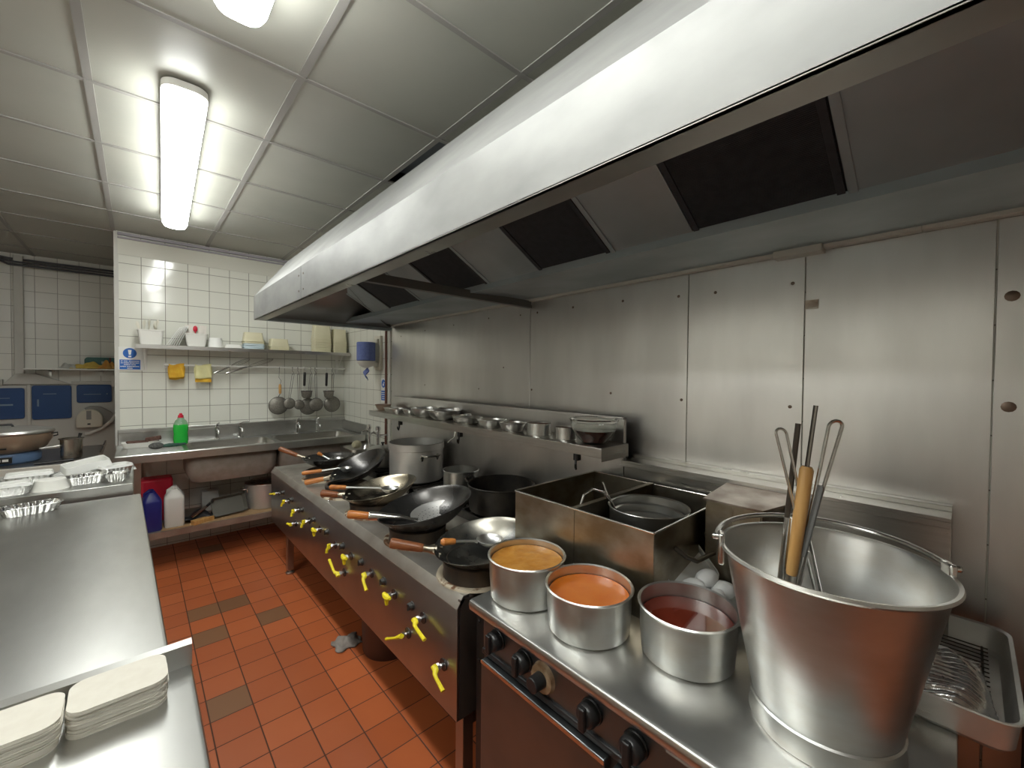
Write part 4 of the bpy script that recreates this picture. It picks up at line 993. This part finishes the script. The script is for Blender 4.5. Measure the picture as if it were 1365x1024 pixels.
obj('blade', M().box(-.06, .06, -.02, .02, 0, .006), steel_bright, t); obj('handle', M().tube([(.06, 0, .003), (.12, 0, .01)], .01, 10), black_pl, t)
t = thing('baking_tray', 'grey roasting tin leaning on edge left of the pot under the sink', 'tray', (.575, 4.17, UZ+.01), Euler((math.radians(62), 0, math.radians(14))))
m = M(); loft(m, [at_z(rrect(.24, .14, .02, c=(0, .07)), 0), at_z(rrect(.26, .16, .025, c=(0, .07)), .04), at_z(rrect(.255, .155, .022, c=(0, .07)), .04), at_z(rrect(.235, .135, .018, c=(0, .07)), .003)])
obj('body', m, mat('dull_tin', (.25, .24, .21), .8, .5), t)
o = obj('cardboard_sheet', M().box(-.42, .42, -.10, .10, 0, .003), cardboard, loc=(.55, 4.16, UZ-.0002), rot=(0, 0, 0)); tag(o, 'flattened brown cardboard lining the shelf under the sink', 'cardboard')
o.location.z = .3032

# ---------------------------------------------------------------- wall shelf and hanging rail
WSZ = 1.722
ws = thing('wall_shelf', 'long steel shelf on the far wall above the sink', 'shelf', (.84, 4.54, WSZ))
obj('board', M().box(-.845, .845, -.12, .105, -.004, 0).prism([(-.12, 0), (-.124, .002), (-.126, 0), (-.126, -.03), (-.12, -.03)], 0, -.845, .845), steel, ws)
for x in (-.79, .78):
    m = M().box(x-.013, x+.013, .098, .105, -.22, -.004).box(x-.013, x+.013, -.10, .098, -.010, -.004)
    m.prism([(.098, -.20), (.092, -.20), (-.09, -.012), (-.08, -.010)], 0, x-.002, x+.002); obj('bracket', m, white_pl, ws)
RZL = 1.556
rl = thing('hanging_rail', 'thin white rail under the wall shelf with cloths, whisks and strainers hanging from it', 'rail', (.93, 4.575, RZL))
obj('bar', M().tube([(-.755, 0, .008), (.76, 0, 0)], .008, 10), white_pl, rl)
for x in (-.745, .75): obj('bracket', M().tube([(x, 0, .004), (x, .074, .004)], .009, 8).box(x-.014, x+.014, .070, .075, -.02, .028), white_pl, rl)
SH_ = WSZ+.0005
def tub(label, x, y, w_, d_, h_, mt, name='plastic_tub', rz=0, taper=.8, group=None, th=.002, rim=.004):
    t = thing(name, label, 'tub', (x, y, SH_), rz, group)
    m = M(); r = .018
    loft(m, [at_z(rrect(w_*taper, d_*taper, r), 0), at_z(rrect(w_-.004, d_-.004, r*1.2), h_-.010), at_z(rrect(w_+rim, d_+rim, r*1.3), h_-.009), at_z(rrect(w_+rim, d_+rim, r*1.3), h_), at_z(rrect(w_-2*th-.002, d_-2*th-.002, r), h_), at_z(rrect(w_*taper-2*th, d_*taper-2*th, r*.8), .003)])
    obj('body', m, mt, t); return t
tub('white plastic tub of plastic cutlery at the left end of the wall shelf', .088, 4.53, .165, .12, .125, white_pl, taper=.82)
tub('white plastic tub of straws and a red spatula on the wall shelf', .385, 4.53, .16, .12, .115, white_pl, taper=.78)
# plastic cutlery standing in the first tub
cut_m = mat('translucent_cutlery', (.80, .77, .66), 0, .3, trans=.15)
cm_ = M().tube([(0, 0, 0), (0, 0, .09), (0, 0, .13), (0, 0, .155)], .004, 8, radii=[.003, .004, .012, .006], flat=.25)
c0 = obj('plastic_fork', cm_, cut_m)
CL = [(.03, -9, 'leftmost'), (.05, -3, ''), (.066, 5, ''), (.082, -6, ''), (.098, 12, ''), (.112, -14, ''), (.125, 4, ''), (.14, 8, '')]
for k, (x, a_, nme) in enumerate(CL):
    o = c0 if k == 0 else c0.copy()
    if k: COL.objects.link(o)
    o.location = (x, 4.53+.02*math.sin(k*2.4), SH_+.035+.012*(k % 3)); o.rotation_euler = (.1*math.sin(k), math.radians(a_), k*.5)
    tag(o, 'pale plastic fork standing in the white tub at the left end of the wall shelf', 'plastic cutlery', 'plastic cutlery in the left tub')
st0 = obj('wrapped_chopsticks', M().box(-.006, .006, -.003, .003, 0, .15), mat('paper_sleeve', (.80, .76, .70), 0, .6, (.72, .30, .26), 12, (30, 30, 1), sharp=(.62, .66)))
for k in range(12):
    o = st0 if k == 0 else st0.copy()
    if k: COL.objects.link(o)
    o.location = (.328+.0105*k, 4.525+.012*((k*5) % 3), SH_+.040); o.rotation_euler = (0, math.radians(-4+.8*k), 0)
    tag(o, 'paper-wrapped chopsticks standing in the tub with the red spatula', 'chopsticks', 'wrapped chopsticks in the second tub')
t = thing('red_spatula', 'red plastic spoon end sticking out of the second white tub', 'spoon', (.378, 4.49, SH_+.02))
obj('spoon', M().ball((0, 0, .135), .016, 1, .5, 1.7).tube([(0, 0, 0), (0, 0, .12)], .004, 8), red_pl, t)
# lids leaning between the tubs
ld0 = obj('leaning_lid', M().box(-.004, .0, -.055, .055, 0, .185), clear_pl, bevel=.001)
for k in range(6):
    o = ld0 if k == 0 else ld0.copy()
    if k: COL.objects.link(o)
    o.location = (.185+.016*k, 4.53, SH_); o.rotation_euler = (0, math.radians(30-1.8*k), 0)
    tag(o, 'clear plastic lid leaning in the row against the second white tub', 'lid', 'clear lids leaning on the wall shelf')
t = thing('round_tub', 'upside-down frosted round tub on the wall shelf right of the second white tub', 'tub', (.525, 4.53, SH_))
obj('body', M().lathe([(.056, 0), (.055, .004), (.049, .085), (.046, .088), (0, .088), (0, .086), (.045, .085), (.052, .004), (.054, 0)], 36), clear_pl, t)
t = thing('flat_container', 'single low white container on the wall shelf between the round tub and the stacks', 'container', (.655, 4.53, SH_))
m = M(); loft(m, [at_z(rrect(.14, .11, .015), 0), at_z(rrect(.11, .08, .015), .036), at_z(rrect(.108, .078, .015), .035), at_z(rrect(.136, .106, .015), 0)], cap0=False); obj('body', m, white_pl, t)
def food_box(h, w_, d_, mt):
    m = M(); loft(m, [at_z(rrect(w_, d_, .012), 0), at_z(rrect(w_, d_, .012), .005), at_z(rrect(w_-.022, d_-.02, .012), .007), at_z(rrect(w_*.82, d_*.80, .015), h), at_z(rrect(w_*.81, d_*.79, .014), h-.002), at_z(rrect(w_-.012, d_-.012, .012), .002)], cap0=False)
    o = obj('food_box', m, mt); return o
def stack(x, n, step, h, w_, d_, mts, where, group):
    first = None; objs = []
    for k in range(n):
        mt = mts[min(k, len(mts)-1)]
        if first is None or mt is not cur: first = food_box(h, w_, d_, mt); cur = mt; o = first
        else: o = first.copy(); COL.objects.link(o)
        o.location = (x+random.uniform(-.002, .002), 4.53, SH_+k*step); o.rotation_euler = (0, 0, random.uniform(-.02, .02))
        if k == n-1: tag(o, 'topmost upturned food box of %s' % where, 'food box', group)
        elif k == 0: tag(o, 'lowest upturned food box of %s' % where, 'food box', group)
        else: tag(o, 'food box nested inside %s' % where, 'food box', group)
iceblue = mat('pale_blue_plastic', (.60, .70, .74), 0, .4)
stack(.815, 5, .018, .085, .175, .12, [iceblue, iceblue, iceblue, cream_pl, cream_pl], 'the stack with pale blue boxes at its bottom', 'food boxes in the blue and cream stack')
stack(1.03, 3, .018, .075, .175, .12, [cream_pl], 'the low cream stack midway along the wall shelf', 'food boxes in the low cream stack')
stack(1.425, 6, .026, .155, .18, .13, [cream_pl], 'the tallest cream stack on the wall shelf', 'food boxes in the tallest cream stack')
stack(1.600, 5, .026, .145, .145, .13, [cream_pl], 'the cream stack at the corner end of the wall shelf', 'food boxes in the corner stack')
# cloths over the rail
def cloth(label, x, w_, h_, mt, h2, mt2=None):
    m = M()
    def f(u, v):
        s_ = v*(h_+h2+.03); xx = -w_/2+w_*u + .006*math.sin(7*v+3*u)
        if s_ < h_: y = -.012-.010*math.sin(8*u+2*v)*(1-s_/h_); z = -(h_-s_)
        elif s_ < h_+.03: a = PI*(s_-h_)/.03; y = -.011*math.cos(a); z = .011*math.sin(a)
        else: y = .011; z = -(s_-h_-.03)
        return (xx, y, z-.006*math.sin(5*u))
    m.grid(f, 20, 30)
    o = obj('cleaning_cloth', m, mt, loc=(x, 4.575, RZL+.006), solid=.003, ang=180); tag(o, label, 'cloth'); return o
cloth('crumpled deep yellow cloth hanging at the left end of the rail', .255, .105, .105, yellow_cloth, .12)
cloth('cream cleaning cloth with yellow edge hanging second on the rail', .44, .118, .11, cream_cloth, .13)
obj('yellow_hem', M().box(-.058, .058, -.001, .003, -.145, -.115), yellow_cloth, bpy.data.objects['cleaning_cloth.001'])
# whisks tucked behind the rail
def whisk(label, p0, p1):
    p0, p1 = Vector(p0), Vector(p1); t = thing('balloon_whisk', label, 'whisk', p0, 0, 'long steel whisks behind the rail'); d = p1-p0; Ld = d.length; n_ = d.normalized()
    obj('handle', M().tube([n_*0, n_*.01, n_*Ld*.42, n_*Ld*.44], .009, 12, radii=[.007, .010, .009, .006]), steel_bright, t)
    s_ = Vector((0, 1, 0)); q = n_.cross(s_)
    for k in range(5):
        a = PI*k/5; sd = s_*math.cos(a)*.45+q*math.sin(a); pts = []
        for i in range(17):
            u = i/16*PI; pts.append(n_*(Ld*.42+Ld*.58*math.sin(u/2*1)**1 if False else 0) + n_*(Ld*.43+Ld*.57*math.sin(u)) + sd*(-.032*math.cos(u)*(math.sin(u)**.5 if u < PI and u > 0 else 0)))
        obj('wire', M().tube(pts, .0016, 5), steel_bright, t)
    return t
whisk('long steel whisk tucked behind the rail, the upper left one of the pair', (.51, 4.555, 1.495), (.80, 4.60, 1.635))
whisk('long steel whisk tucked behind the rail, the right one of the pair with rounded wires', (.60, 4.548, 1.495), (.995, 4.59, 1.64))
# hanging strainers
def s_hook(x, y, z, L_=.10, par=None):
    return M().tube([(x, y+.012, z-.006), (x, y+.010, z+.008), (x, y-.004, z+.012), (x, y-.012, z-.002), (x+.003, y-.010, z-L_*.5), (x-.004, y-.008, z-L_*.85), (x, y-.012, z-L_), (x+.008, y-.012, z-L_+.008)], .0022, 6)
def strainer(label, x, r, zc, kind='wire', yd=0., htop=1.545, name='hanging_strainer', x0=None):
    x0 = x if x0 is None else x0
    t = thing(name, label, 'strainer', (x, 4.55-yd, zc), 0, 'strainers hanging from the rail')
    if kind != 'cup':
        n = 7
        pr = [(r*math.sin(PI/2*i/n*.72)/math.sin(PI/2*.72), -.30*r+.30*r*(i/n)**2) for i in range(n+1)]
        m = M(); m.xf = Matrix.Rotation(PI/2, 4, 'X') @ Matrix.Scale(-1, 4, (0, 0, 1)); m.lathe(pr+[(p[0], p[1]+.0015) for p in pr[::-1]], 36)
        obj('gauze', m, mesh_gauze, t)
        m = M(); m.xf = Matrix.Rotation(PI/2, 4, 'X'); m.tube([(r*math.cos(2*PI*k/32), r*math.sin(2*PI*k/32), 0) for k in range(32)], .0028, 6, closed=True)
        obj('rim', m, mat('dark_wire', (.12, .11, .10), .7, .45), t)
    zt = htop-zc
    if kind == 'wood':
        obj('shaft', M().tube([(0, 0, r), (x0-x, 0, r+.03)], .004, 6), mat('dark_wire'), t)
        obj('handle', M().tube([(x0-x, 0, r+.03), (x0-x, 0, r+.04), (x0-x, 0, r+.11), (x0-x, 0, r+.125)], .012, 12, radii=[.008, .013, .013, .009]), wood_light, t)
        obj('hook', M().tube([(x0-x, 0, r+.12), (x0-x+.01, 0, r+.16), (x0-x-.01, .0, r+.19), (x0-x, .015, zt+.018), (x0-x, .032, zt+.018), (x0-x, .038, zt)], .0022, 6), mat('dark_wire'), t)
    elif kind == 'wire':
        obj('handle', M().tube([(-.006, 0, r), (x0-x-.010, .0, zt-.05), (x0-x, 0, zt-.045), (x0-x+.010, 0, zt-.05), (.008, 0, r)], .0022, 6), mat('dark_wire'), t)
        obj('hook', M().tube([(x0-x-.004, 0, zt-.06), (x0-x+.006, 0, zt-.04), (x0-x-.008, .0, zt-.015), (x0-x, .008, zt+.016), (x0-x, .026, zt+.020), (x0-x, .036, zt+.006)], .002, 6), mat('dark_wire'), t)
    return t
strainer('wooden-handled round mesh strainer hanging leftmost on the rail', 1.03, .085, 1.185, 'wood', .0, x0=1.045)
strainer('small round mesh strainer hanging second on the rail', 1.115, .052, 1.205, 'wire', .05, x0=1.15)
strainer('small oval mesh strainer hanging third on the rail', 1.205, .046, 1.19, 'wire', .045, x0=1.20)
strainer('large round mesh strainer hanging fourth on the rail behind the others', 1.30, .082, 1.165, 'wire', .01, x0=1.33)
strainer('round mesh strainer hanging in front of the large one', 1.365, .066, 1.185, 'wire', .05, x0=1.36)
strainer('wide round mesh strainer hanging nearest the corner', 1.54, .082, 1.18, 'wire', .0, x0=1.55)
def cup(label, x, z):
    t = thing('noodle_basket', label, 'strainer', (x, 4.50, z), 0, 'strainers hanging from the rail')
    pr = [(0, -.075), (.030, -.072), (.045, -.055), (.052, 0), (.0505, 0), (.0435, -.054), (.029, -.070), (0, -.0735)]
    obj('basket', M().lathe(pr, 30), mesh_gauze, t)
    obj('rim', M().tube([(.053*math.cos(2*PI*k/28), .053*math.sin(2*PI*k/28), 0) for k in range(28)], .0035, 6, closed=True), mat('dark_wire'), t)
    obj('neck', M().tube([(0, .05, 0), (-.005, .055, .03), (-.008, .05, .06)], .005, 8), steel_pot, t)
    obj('handle', M().tube([(-.008, .05, .05), (-.008, .05, .06), (-.005, .048, .175), (-.005, .048, .19)], .011, 12, radii=[.009, .012, .013, .010]), black_pl, t)
    obj('hook', M().tube([(-.005, .048, .185), (-.005, .048, .20), (-.005, .062, RZL-z+.012), (-.005, .076, RZL-z+.012), (-.005, .085, RZL-z)], .003, 6), steel_pot, t)
cup('black-handled mesh noodle basket hanging in the middle of the strainers', 1.275, 1.325)
cup('black-handled mesh noodle basket hanging near the corner', 1.49, 1.322)

# blue mandatory sign on the far wall
t = thing('wall_sign', 'blue and white safety sign with an exclamation mark beside the end of the wall shelf', 'sign', (-.036, FY-.009, 1.61))
obj('plate', M().box(-.072, .072, -.002, .0085, -.095, .095), sign_white, t, bevel=.001)
m = M(); m.xf = Matrix.Translation((-.004, -.0024, .045)) @ Matrix.Rotation(PI/2, 4, 'X'); m.lathe([(0, .0006), (.042, .0006), (.042, 0)], 36); m.xf = Matrix.Identity(4)
m.box(-.066, .060, -.003, -.0022, -.088, -.008)
obj('blue_field', m, sign_blue, t)
m = M(); m.prism([(-.015, .072), (.007, .072), (.002, .032), (-.010, .032)], 1, -.0038, -.0031).box(-.013, .005, -.0038, -.0031, .012, .024)
obj('exclamation_mark', m, sign_white, t)
m = M()
for r_, words in enumerate([[(-.058, -.046), (-.040, -.018), (-.010, .054)], [(-.058, -.044), (-.040, -.008), (-.004, .052)], [(-.040, .0), (.004, .034)], [(-.062, -.028), (-.022, .054)], [(-.020, .012)]]):
    z = -.020-r_*.0145
    for a_, b_ in words:
        x = a_
        while x < b_-.002: m.box(x, min(x+.0045, b_), -.0036, -.0031, z-.003-(.001 if int(x*1e4) % 3 else 0), z+.003); x += .0058
obj('lettering', m, sign_white, t)
o = obj('white_backing', M().box(.036, .075, FY-.006, FY-.0005, 1.512, 1.705), white_pl, bevel=.001); tag(o, 'blank white strip on the wall behind the right edge of the safety sign', 'sign')
o.location.x = -.008

# blue roll dispenser, sign on the right wall
t = thing('paper_dispenser', 'wall dispenser holding a blue paper roll with a torn end hanging down', 'paper dispenser', (WX, 3.73, 1.70))
obj('back_plate', M().box(-.03, -.0005, -.06, .06, -.16, .16).box(-.05, -.03, -.045, .045, .09, .13), mat('ivory_plastic', (.66, .62, .52), 0, .4), t, bevel=.006)
obj('paper_roll', M().lathe([(.012, -.085), (.076, -.085), (.082, -.078), (.082, .078), (.078, .085), (.012, .085)], 40, (-.135, 0, .008)), paper_blue, t)
obj('cradle', M().lathe([(.088, -.086), (.086, -.094), (.05, -.135), (.02, -.15), (0, -.15), (0, -.146), (.048, -.13), (.08, -.092)], 36, (-.135, 0, .008)).box(-.07, -.02, -.02, .02, -.13, -.085), white_pl, t)
m = M(); m.grid(lambda u, v: (-.135+.02*math.sin(6*v+2*u), -.022+.044*u-.012*v, -.14-.10*v-(.018*u if v > .9 else 0)), 8, 10)
obj('torn_end', m, paper_blue, t, solid=.004, ang=180)
t = thing('hand_wash_sign', 'small blue and white hand washing sign below the paper dispenser', 'sign', (WX-.001, 3.645, 1.36))
obj('plate', M().box(-.004, 0, -.052, .052, -.12, .105), sign_white, t, bevel=.001)
m = M(); m.xf = Matrix.Translation((-.0045, 0, .055)) @ Matrix.Rotation(PI/2, 4, 'Y'); m.lathe([(0, -.0006), (.038, -.0006), (.038, .0006)], 32); m.xf = Matrix.Identity(4)
m.box(-.0052, -.0041, -.044, .044, -.10, -.01); obj('blue_field', m, sign_blue, t)
m = M()
for z, a_ in ((-.028, .038), (-.046, .038), (-.066, .026), (-.084, .028)): m.box(-.0058, -.0053, -a_, a_, z-.003, z+.003)
m.box(-.0058, -.0051, -.012, .012, .035, .055).box(-.0058, -.0051, -.022, -.004, .058, .068)
obj('white_marks', m, sign_white, t)

# ================================================================ NICHE (left background)
m = M().box(-1.7, NX-.003, 5.95, 6.24, 1.512, 1.526).box(-1.7, NX-.003, 5.95, 5.955, 1.50, 1.526)
o = obj('niche_shelf', M().box(-.79, NX-.003, 5.98, 6.249, 1.515, 1.528), white_pl, bevel=.002); tag(o, 'white shelf in the left recess with yellow cloths and a green case on it', 'shelf')
for x in (-.62, -.27): obj('bracket', M().box(x-.008, x+.008, 6.0, 6.24, 1.495, 1.515).box(x-.008, x+.008, 6.0, 6.01, 1.46, 1.515), white_pl, o)
m = M(); m.prism([(-.95, 1.37), (-.50, 1.37), (-.74, 1.475), (-.87, 1.475)], 1, 6.19, 6.249).box(-.50, NX-.003, 6.20, 6.249, 1.365, 1.40).box(-1.6, -.95, 6.19, 6.249, 1.365, 1.42)
o = obj('pipe_boxing', m, plaster, bevel=.004); tag(o, 'painted boxing with a flared top running above the blue boards', 'boxing')
o = obj('lower_panel', M().box(-1.9, NX-.003, 6.225, 6.249, .3, 1.364), mat('white_panel', (.58, .57, .53), 0, .4), bevel=.001); tag(o, 'smooth white wall board behind the blue chopping boards and hand towel unit', 'wall panel')
o = obj('panel_strip', M().box(-.80, -.775, 6.205, 6.224, .95, 1.37), plaster, bevel=.002); tag(o, 'narrow white upright strip between the left and middle blue boards', 'strip')
def board(label, x0, x1, z0, z1, mk):
    t = thing('chopping_board', label, 'chopping board', ((x0+x1)/2, 6.205, z0), 0, 'blue boards on the recess wall')
    w_ = x1-x0; h_ = z1-z0
    m = M(); m.xf = Matrix.Rotation(PI/2, 4, 'X'); loft(m, [at_z(rrect(w_, h_, .02, c=(0, h_/2)), 0), at_z(rrect(w_, h_, .02, c=(0, h_/2)), .018)])
    obj('board', m, blue_board, t, loc=(0, .018, 0), bevel=.003)
    m = M()
    for (a_, b_, c_, d_) in mk: m.box(a_, b_, -.0012, -.0002, c_, d_)
    if mk: obj('slot', m, mat('slot_grey', (.22, .30, .40), 0, .5), t)
    return t
board('blue chopping board at the left edge of the picture in the recess', -1.10, -.815, 1.035, 1.335, [(-.10, .05, .20, .205), (-.10, .07, .13, .145)])
board('middle blue chopping board above the rice cooker', -.768, -.498, 1.02, 1.358, [(-.06, .03, .25, .256), (-.10, -.088, .13, .20)])
board('low wide blue chopping board nearest the wall corner', -.462, -.20, 1.175, 1.362, [(-.08, .05, .085, .09), (.09, .10, .085, .095)])
t = thing('towel_unit', 'cream rounded hand towel unit with grey window under the low blue board', 'towel dispenser', (-.365, 6.224, .92))
m = M(); P = [(-.095, 0), (.095, 0), (.098, .09)]+[(.098*math.cos(a_), .09+.10*math.sin(a_)) for a_ in [PI*k/14 for k in range(1, 14)]]+[(-.098, .09)]
m.prism(P, 1, -.11, 0); obj('housing', m, mat('ivory_plastic'), t, bevel=.012, seg=3)
obj('window', M().box(-.022, .014, -.1115, -.109, .085, .175), mat('window_grey', (.25, .25, .24), 0, .3), t, bevel=.001)
obj('catch', M().box(-.015, .008, -.1115, -.109, .03, .045), black_pl, t)
m = M(); P = [(-.06, 0)]+[(.17*math.cos(a_), .16*math.sin(a_)) for a_ in [PI*k/18 for k in range(0, 13)]]
o = obj('grey_guard', M().prism([(.02, 0), (.20, 0), (.19, .06), (.14, .13), (.06, .19), (-.02, .20), (-.06, .18)], 1, -.05, 0), mat('guard_grey', (.30, .29, .27), 0, .6), loc=(-.345, 6.2235, .94)); tag(o, 'grey sloping guard on the wall just right of the hand towel unit', 'guard')
o = obj('white_hose', M().tube([(-.14, 6.19, 1.17), (-.155, 6.18, 1.08), (-.20, 6.17, .98), (-.28, 6.16, .90), (-.36, 6.15, .86), (-.40, 6.15, .855)], .014, 12), white_pl); tag(o, 'thick white hose curving down the recess wall to the counter', 'hose')
o = obj('wall_switch', M().box(-.20, -.165, 6.19, 6.249, 1.34, 1.46).box(-.185, -.175, 6.185, 6.19, 1.385, 1.41), white_pl, bevel=.003); tag(o, 'small white switch box high in the recess corner', 'switch')
o = obj('switch_flex', M().tube([(-.150, 6.2, 1.17), (-.146, 6.2, 1.36)], .010, 8), black_pl); tag(o, 'short dark cable above the white hose in the recess', 'cable')
o = obj('dark_cabinet', M().box(-1.12, -1.015, 6.16, 6.249, 1.83, 2.12), mat('cabinet_dark', (.05, .06, .07), .1, .4), bevel=.006); tag(o, 'dark box on the tiled recess wall at the very left edge', 'wall box')
for d_, h_ in ((0, 0),): pass
# shelf contents
t = thing('first_aid_case', 'dark green case lying behind the yellow cloths on the recess shelf', 'case', (-.27, 6.12, 1.5285))
m = M(); m.xf = Matrix.Rotation(PI/2, 4, 'X'); loft(m, [at_z(rrect(.25, .12, .03, c=(0, .06)), -.04), at_z(rrect(.25, .12, .03, c=(0, .06)), .04)])
obj('case', m, mat('dark_green_plastic', (.025, .12, .10), 0, .4), t, bevel=.006)
obj('strap', M().box(.058, .072, -.0425, .041, .0, .121), mat('strap_brown', (.10, .03, .03), 0, .5), t)
obj('label', M().box(.0, .035, -.0415, -.0402, .055, .08), mat('label_pale', (.45, .52, .50), 0, .5), t)
def rag(label, loc, sx_, sy_, sz_, mt, seed):
    rnd = random.Random(seed); ph = [rnd.uniform(0, 6) for _ in range(6)]
    def f(u, v):
        x = (u-.5); y = (v-.5); e = max(0, 1-(2*abs(x))**2.4)*max(0, 1-(2*abs(y))**2.4)
        z = e*(.55+.25*math.sin(9*u+ph[0])*math.cos(7*v+ph[1])+.2*math.sin(17*u+ph[2]+5*v))
        return (x*sx_+.006*math.sin(11*v+ph[3]), y*sy_+.008*math.sin(13*u+ph[4]), z*sz_+.004)
    m = M().grid(f, 30, 18); o = obj('cloth', m, mt, loc=loc, solid=.004, ang=180); return tag(o, label, 'cloth')
rag('yellow cloth heaped in front of the green case on the recess shelf', (-.36, 6.04, 1.5285), .26, .09, .085, mat('yellow_rag', (.70, .52, .12), 0, .9, (.62, .44, .10), 25, bump=.4), 3)
rag('orange cloth at the right end of the heap on the recess shelf', (-.225, 6.035, 1.5285), .15, .09, .10, mat('orange_rag', (.66, .30, .07), 0, .9, (.58, .36, .10), 25, bump=.4), 5)
rag('pale plastic bag at the left end of the heap on the recess shelf', (-.50, 6.04, 1.5285), .14, .09, .065, mat('pale_bag', (.55, .56, .52), 0, .5), 8)
# rice counter
rc = thing('rice_counter', 'dark-topped counter in the left recess carrying the rice cooker', 'counter', (-.95, 4.75, 0))
obj('worktop', M().box(-1.0, .735, -.50, .45, .81, .848), mat('counter_dark_top', (.16, .15, .14), .6, .28), rc, bevel=.002)
obj('front_edge', M().box(-1.0, .735, -.535, -.50, .805, .855), mat('pale_edge', (.55, .53, .47), 0, .4), rc, bevel=.004)
obj('side_rail', M().prism([(-.535, .848), (.45, .848), (.45, .885), (-.40, .885)], 0, .735, .745), steel_cook, rc)
for x in (-.9, .68):
    for y in (-.45, .40): obj('leg', M().box(x-.02, x+.02, y-.02, y+.02, 0, .81), mat('leg_steel'), rc)
rx, ry = -.70, 4.60
t = thing('rice_cooker', 'large tan gas rice cooker with steel lid on the recess counter', 'rice cooker', (rx, ry, .848))
obj('base', M().lathe([(0, 0), (.165, 0), (.175, .012), (.178, .055), (.168, .075), (0, .075)], 48), blue_grey, t)
obj('body', M().lathe([(.150, .075), (.175, .080), (.205, .105), (.232, .16), (.236, .20), (.232, .207), (.0, .207)], 56), copper_pl, t)
obj('rim', M().lathe([(.232, .205), (.243, .208), (.245, .218), (.240, .226), (.236, .226)], 56), steel_pot, t)
lid = obj('lid', M().lathe([(.238, .224), (.234, .232), (.16, .246), (.08, .252), (0, .254)], 56), alu, t)
obj('knob', M().tube([(-.04, 0, .25), (-.035, 0, .268), (.035, 0, .268), (.04, 0, .25)], .008, 8), black_pl, lid)
obj('control', M().box(-.03, .06, -.19, -.17, .018, .058), black_pl, t, bevel=.002)
obj('buttons', M().box(-.02, .01, -.1925, -.19, .03, .046).box(.018, .045, -.1925, -.19, .03, .046), white_pl, t)
obj('badge', M().box(-.0, .04, -.222, -.19, .115, .125), black_pl, t)
m = M().tube([(.225, -.05, .195), (.262, -.05, .20), (.262, -.05, .18), (.24, -.05, .175)], .005, 8); obj('latch', m, black_pl, t)
t = thing('gas_lighter', 'black handled lighter lying in front of the rice cooker base', 'lighter', (-.44, 4.32, .8485), math.radians(10))
obj('body', M().tube([(-.09, 0, .014), (-.03, 0, .014), (.03, 0, .014), (.10, 0, .016)], .01, 10, radii=[.008, .009, .007, .013]), black_pl, t)
t = pot('small steel saucepan with a dark spoon end on the recess counter', -.367, 4.53, .8485, .060, .150, steel_cook, base=.97, rim=.008)
obj('handle', M().tube([(-.06, 0, .10), (-.12, -.01, .095), (-.16, -.01, .09)], .006, 8), steel_pot, t)
t = thing('spoon', 'dark spoon handle sticking out of the small steel saucepan', 'spoon', (-.36, 4.53, .858))
obj('handle', M().tube([(0, 0, 0), (.03, .0, .13), (.042, 0, .175)], .01, 10, radii=[.006, .007, .011]), black_pl, t)

# ================================================================ UNDER THE COOKER
t = thing('waste_drum', 'dark round drum standing on the floor under the wok cooker', 'drum', (1.03, 2.13, 0))
obj('drum', M().lathe([(0, 0), (.135, 0), (.140, .01), (.150, .27), (.155, .275), (.146, .275), (.136, .012), (0, .008)], 40), mat('drum_brown', (.09, .045, .03), .3, .5), t)
rag('crumpled grey cloth on the floor beside the drum', (.86, 2.30, 0.001), .14, .12, .05, rag_m, 11)
# waste behind the right edge: dark cabinet beyond the range
o = obj('side_cabinet', M().box(1.22, 1.69, -.75, -.11, 0, .80), mat('side_cabinet_dark', (.11, .09, .08), .7, .5), bevel=.004); tag(o, 'dark steel cabinet beyond the end of the range at the right edge', 'cabinet')

# lamp outside the view, added to brighten the steel right wall
lamp(.6, 2.1, -1.35, 'unseen ceiling lamp added over the left worktable to light the steel wall')
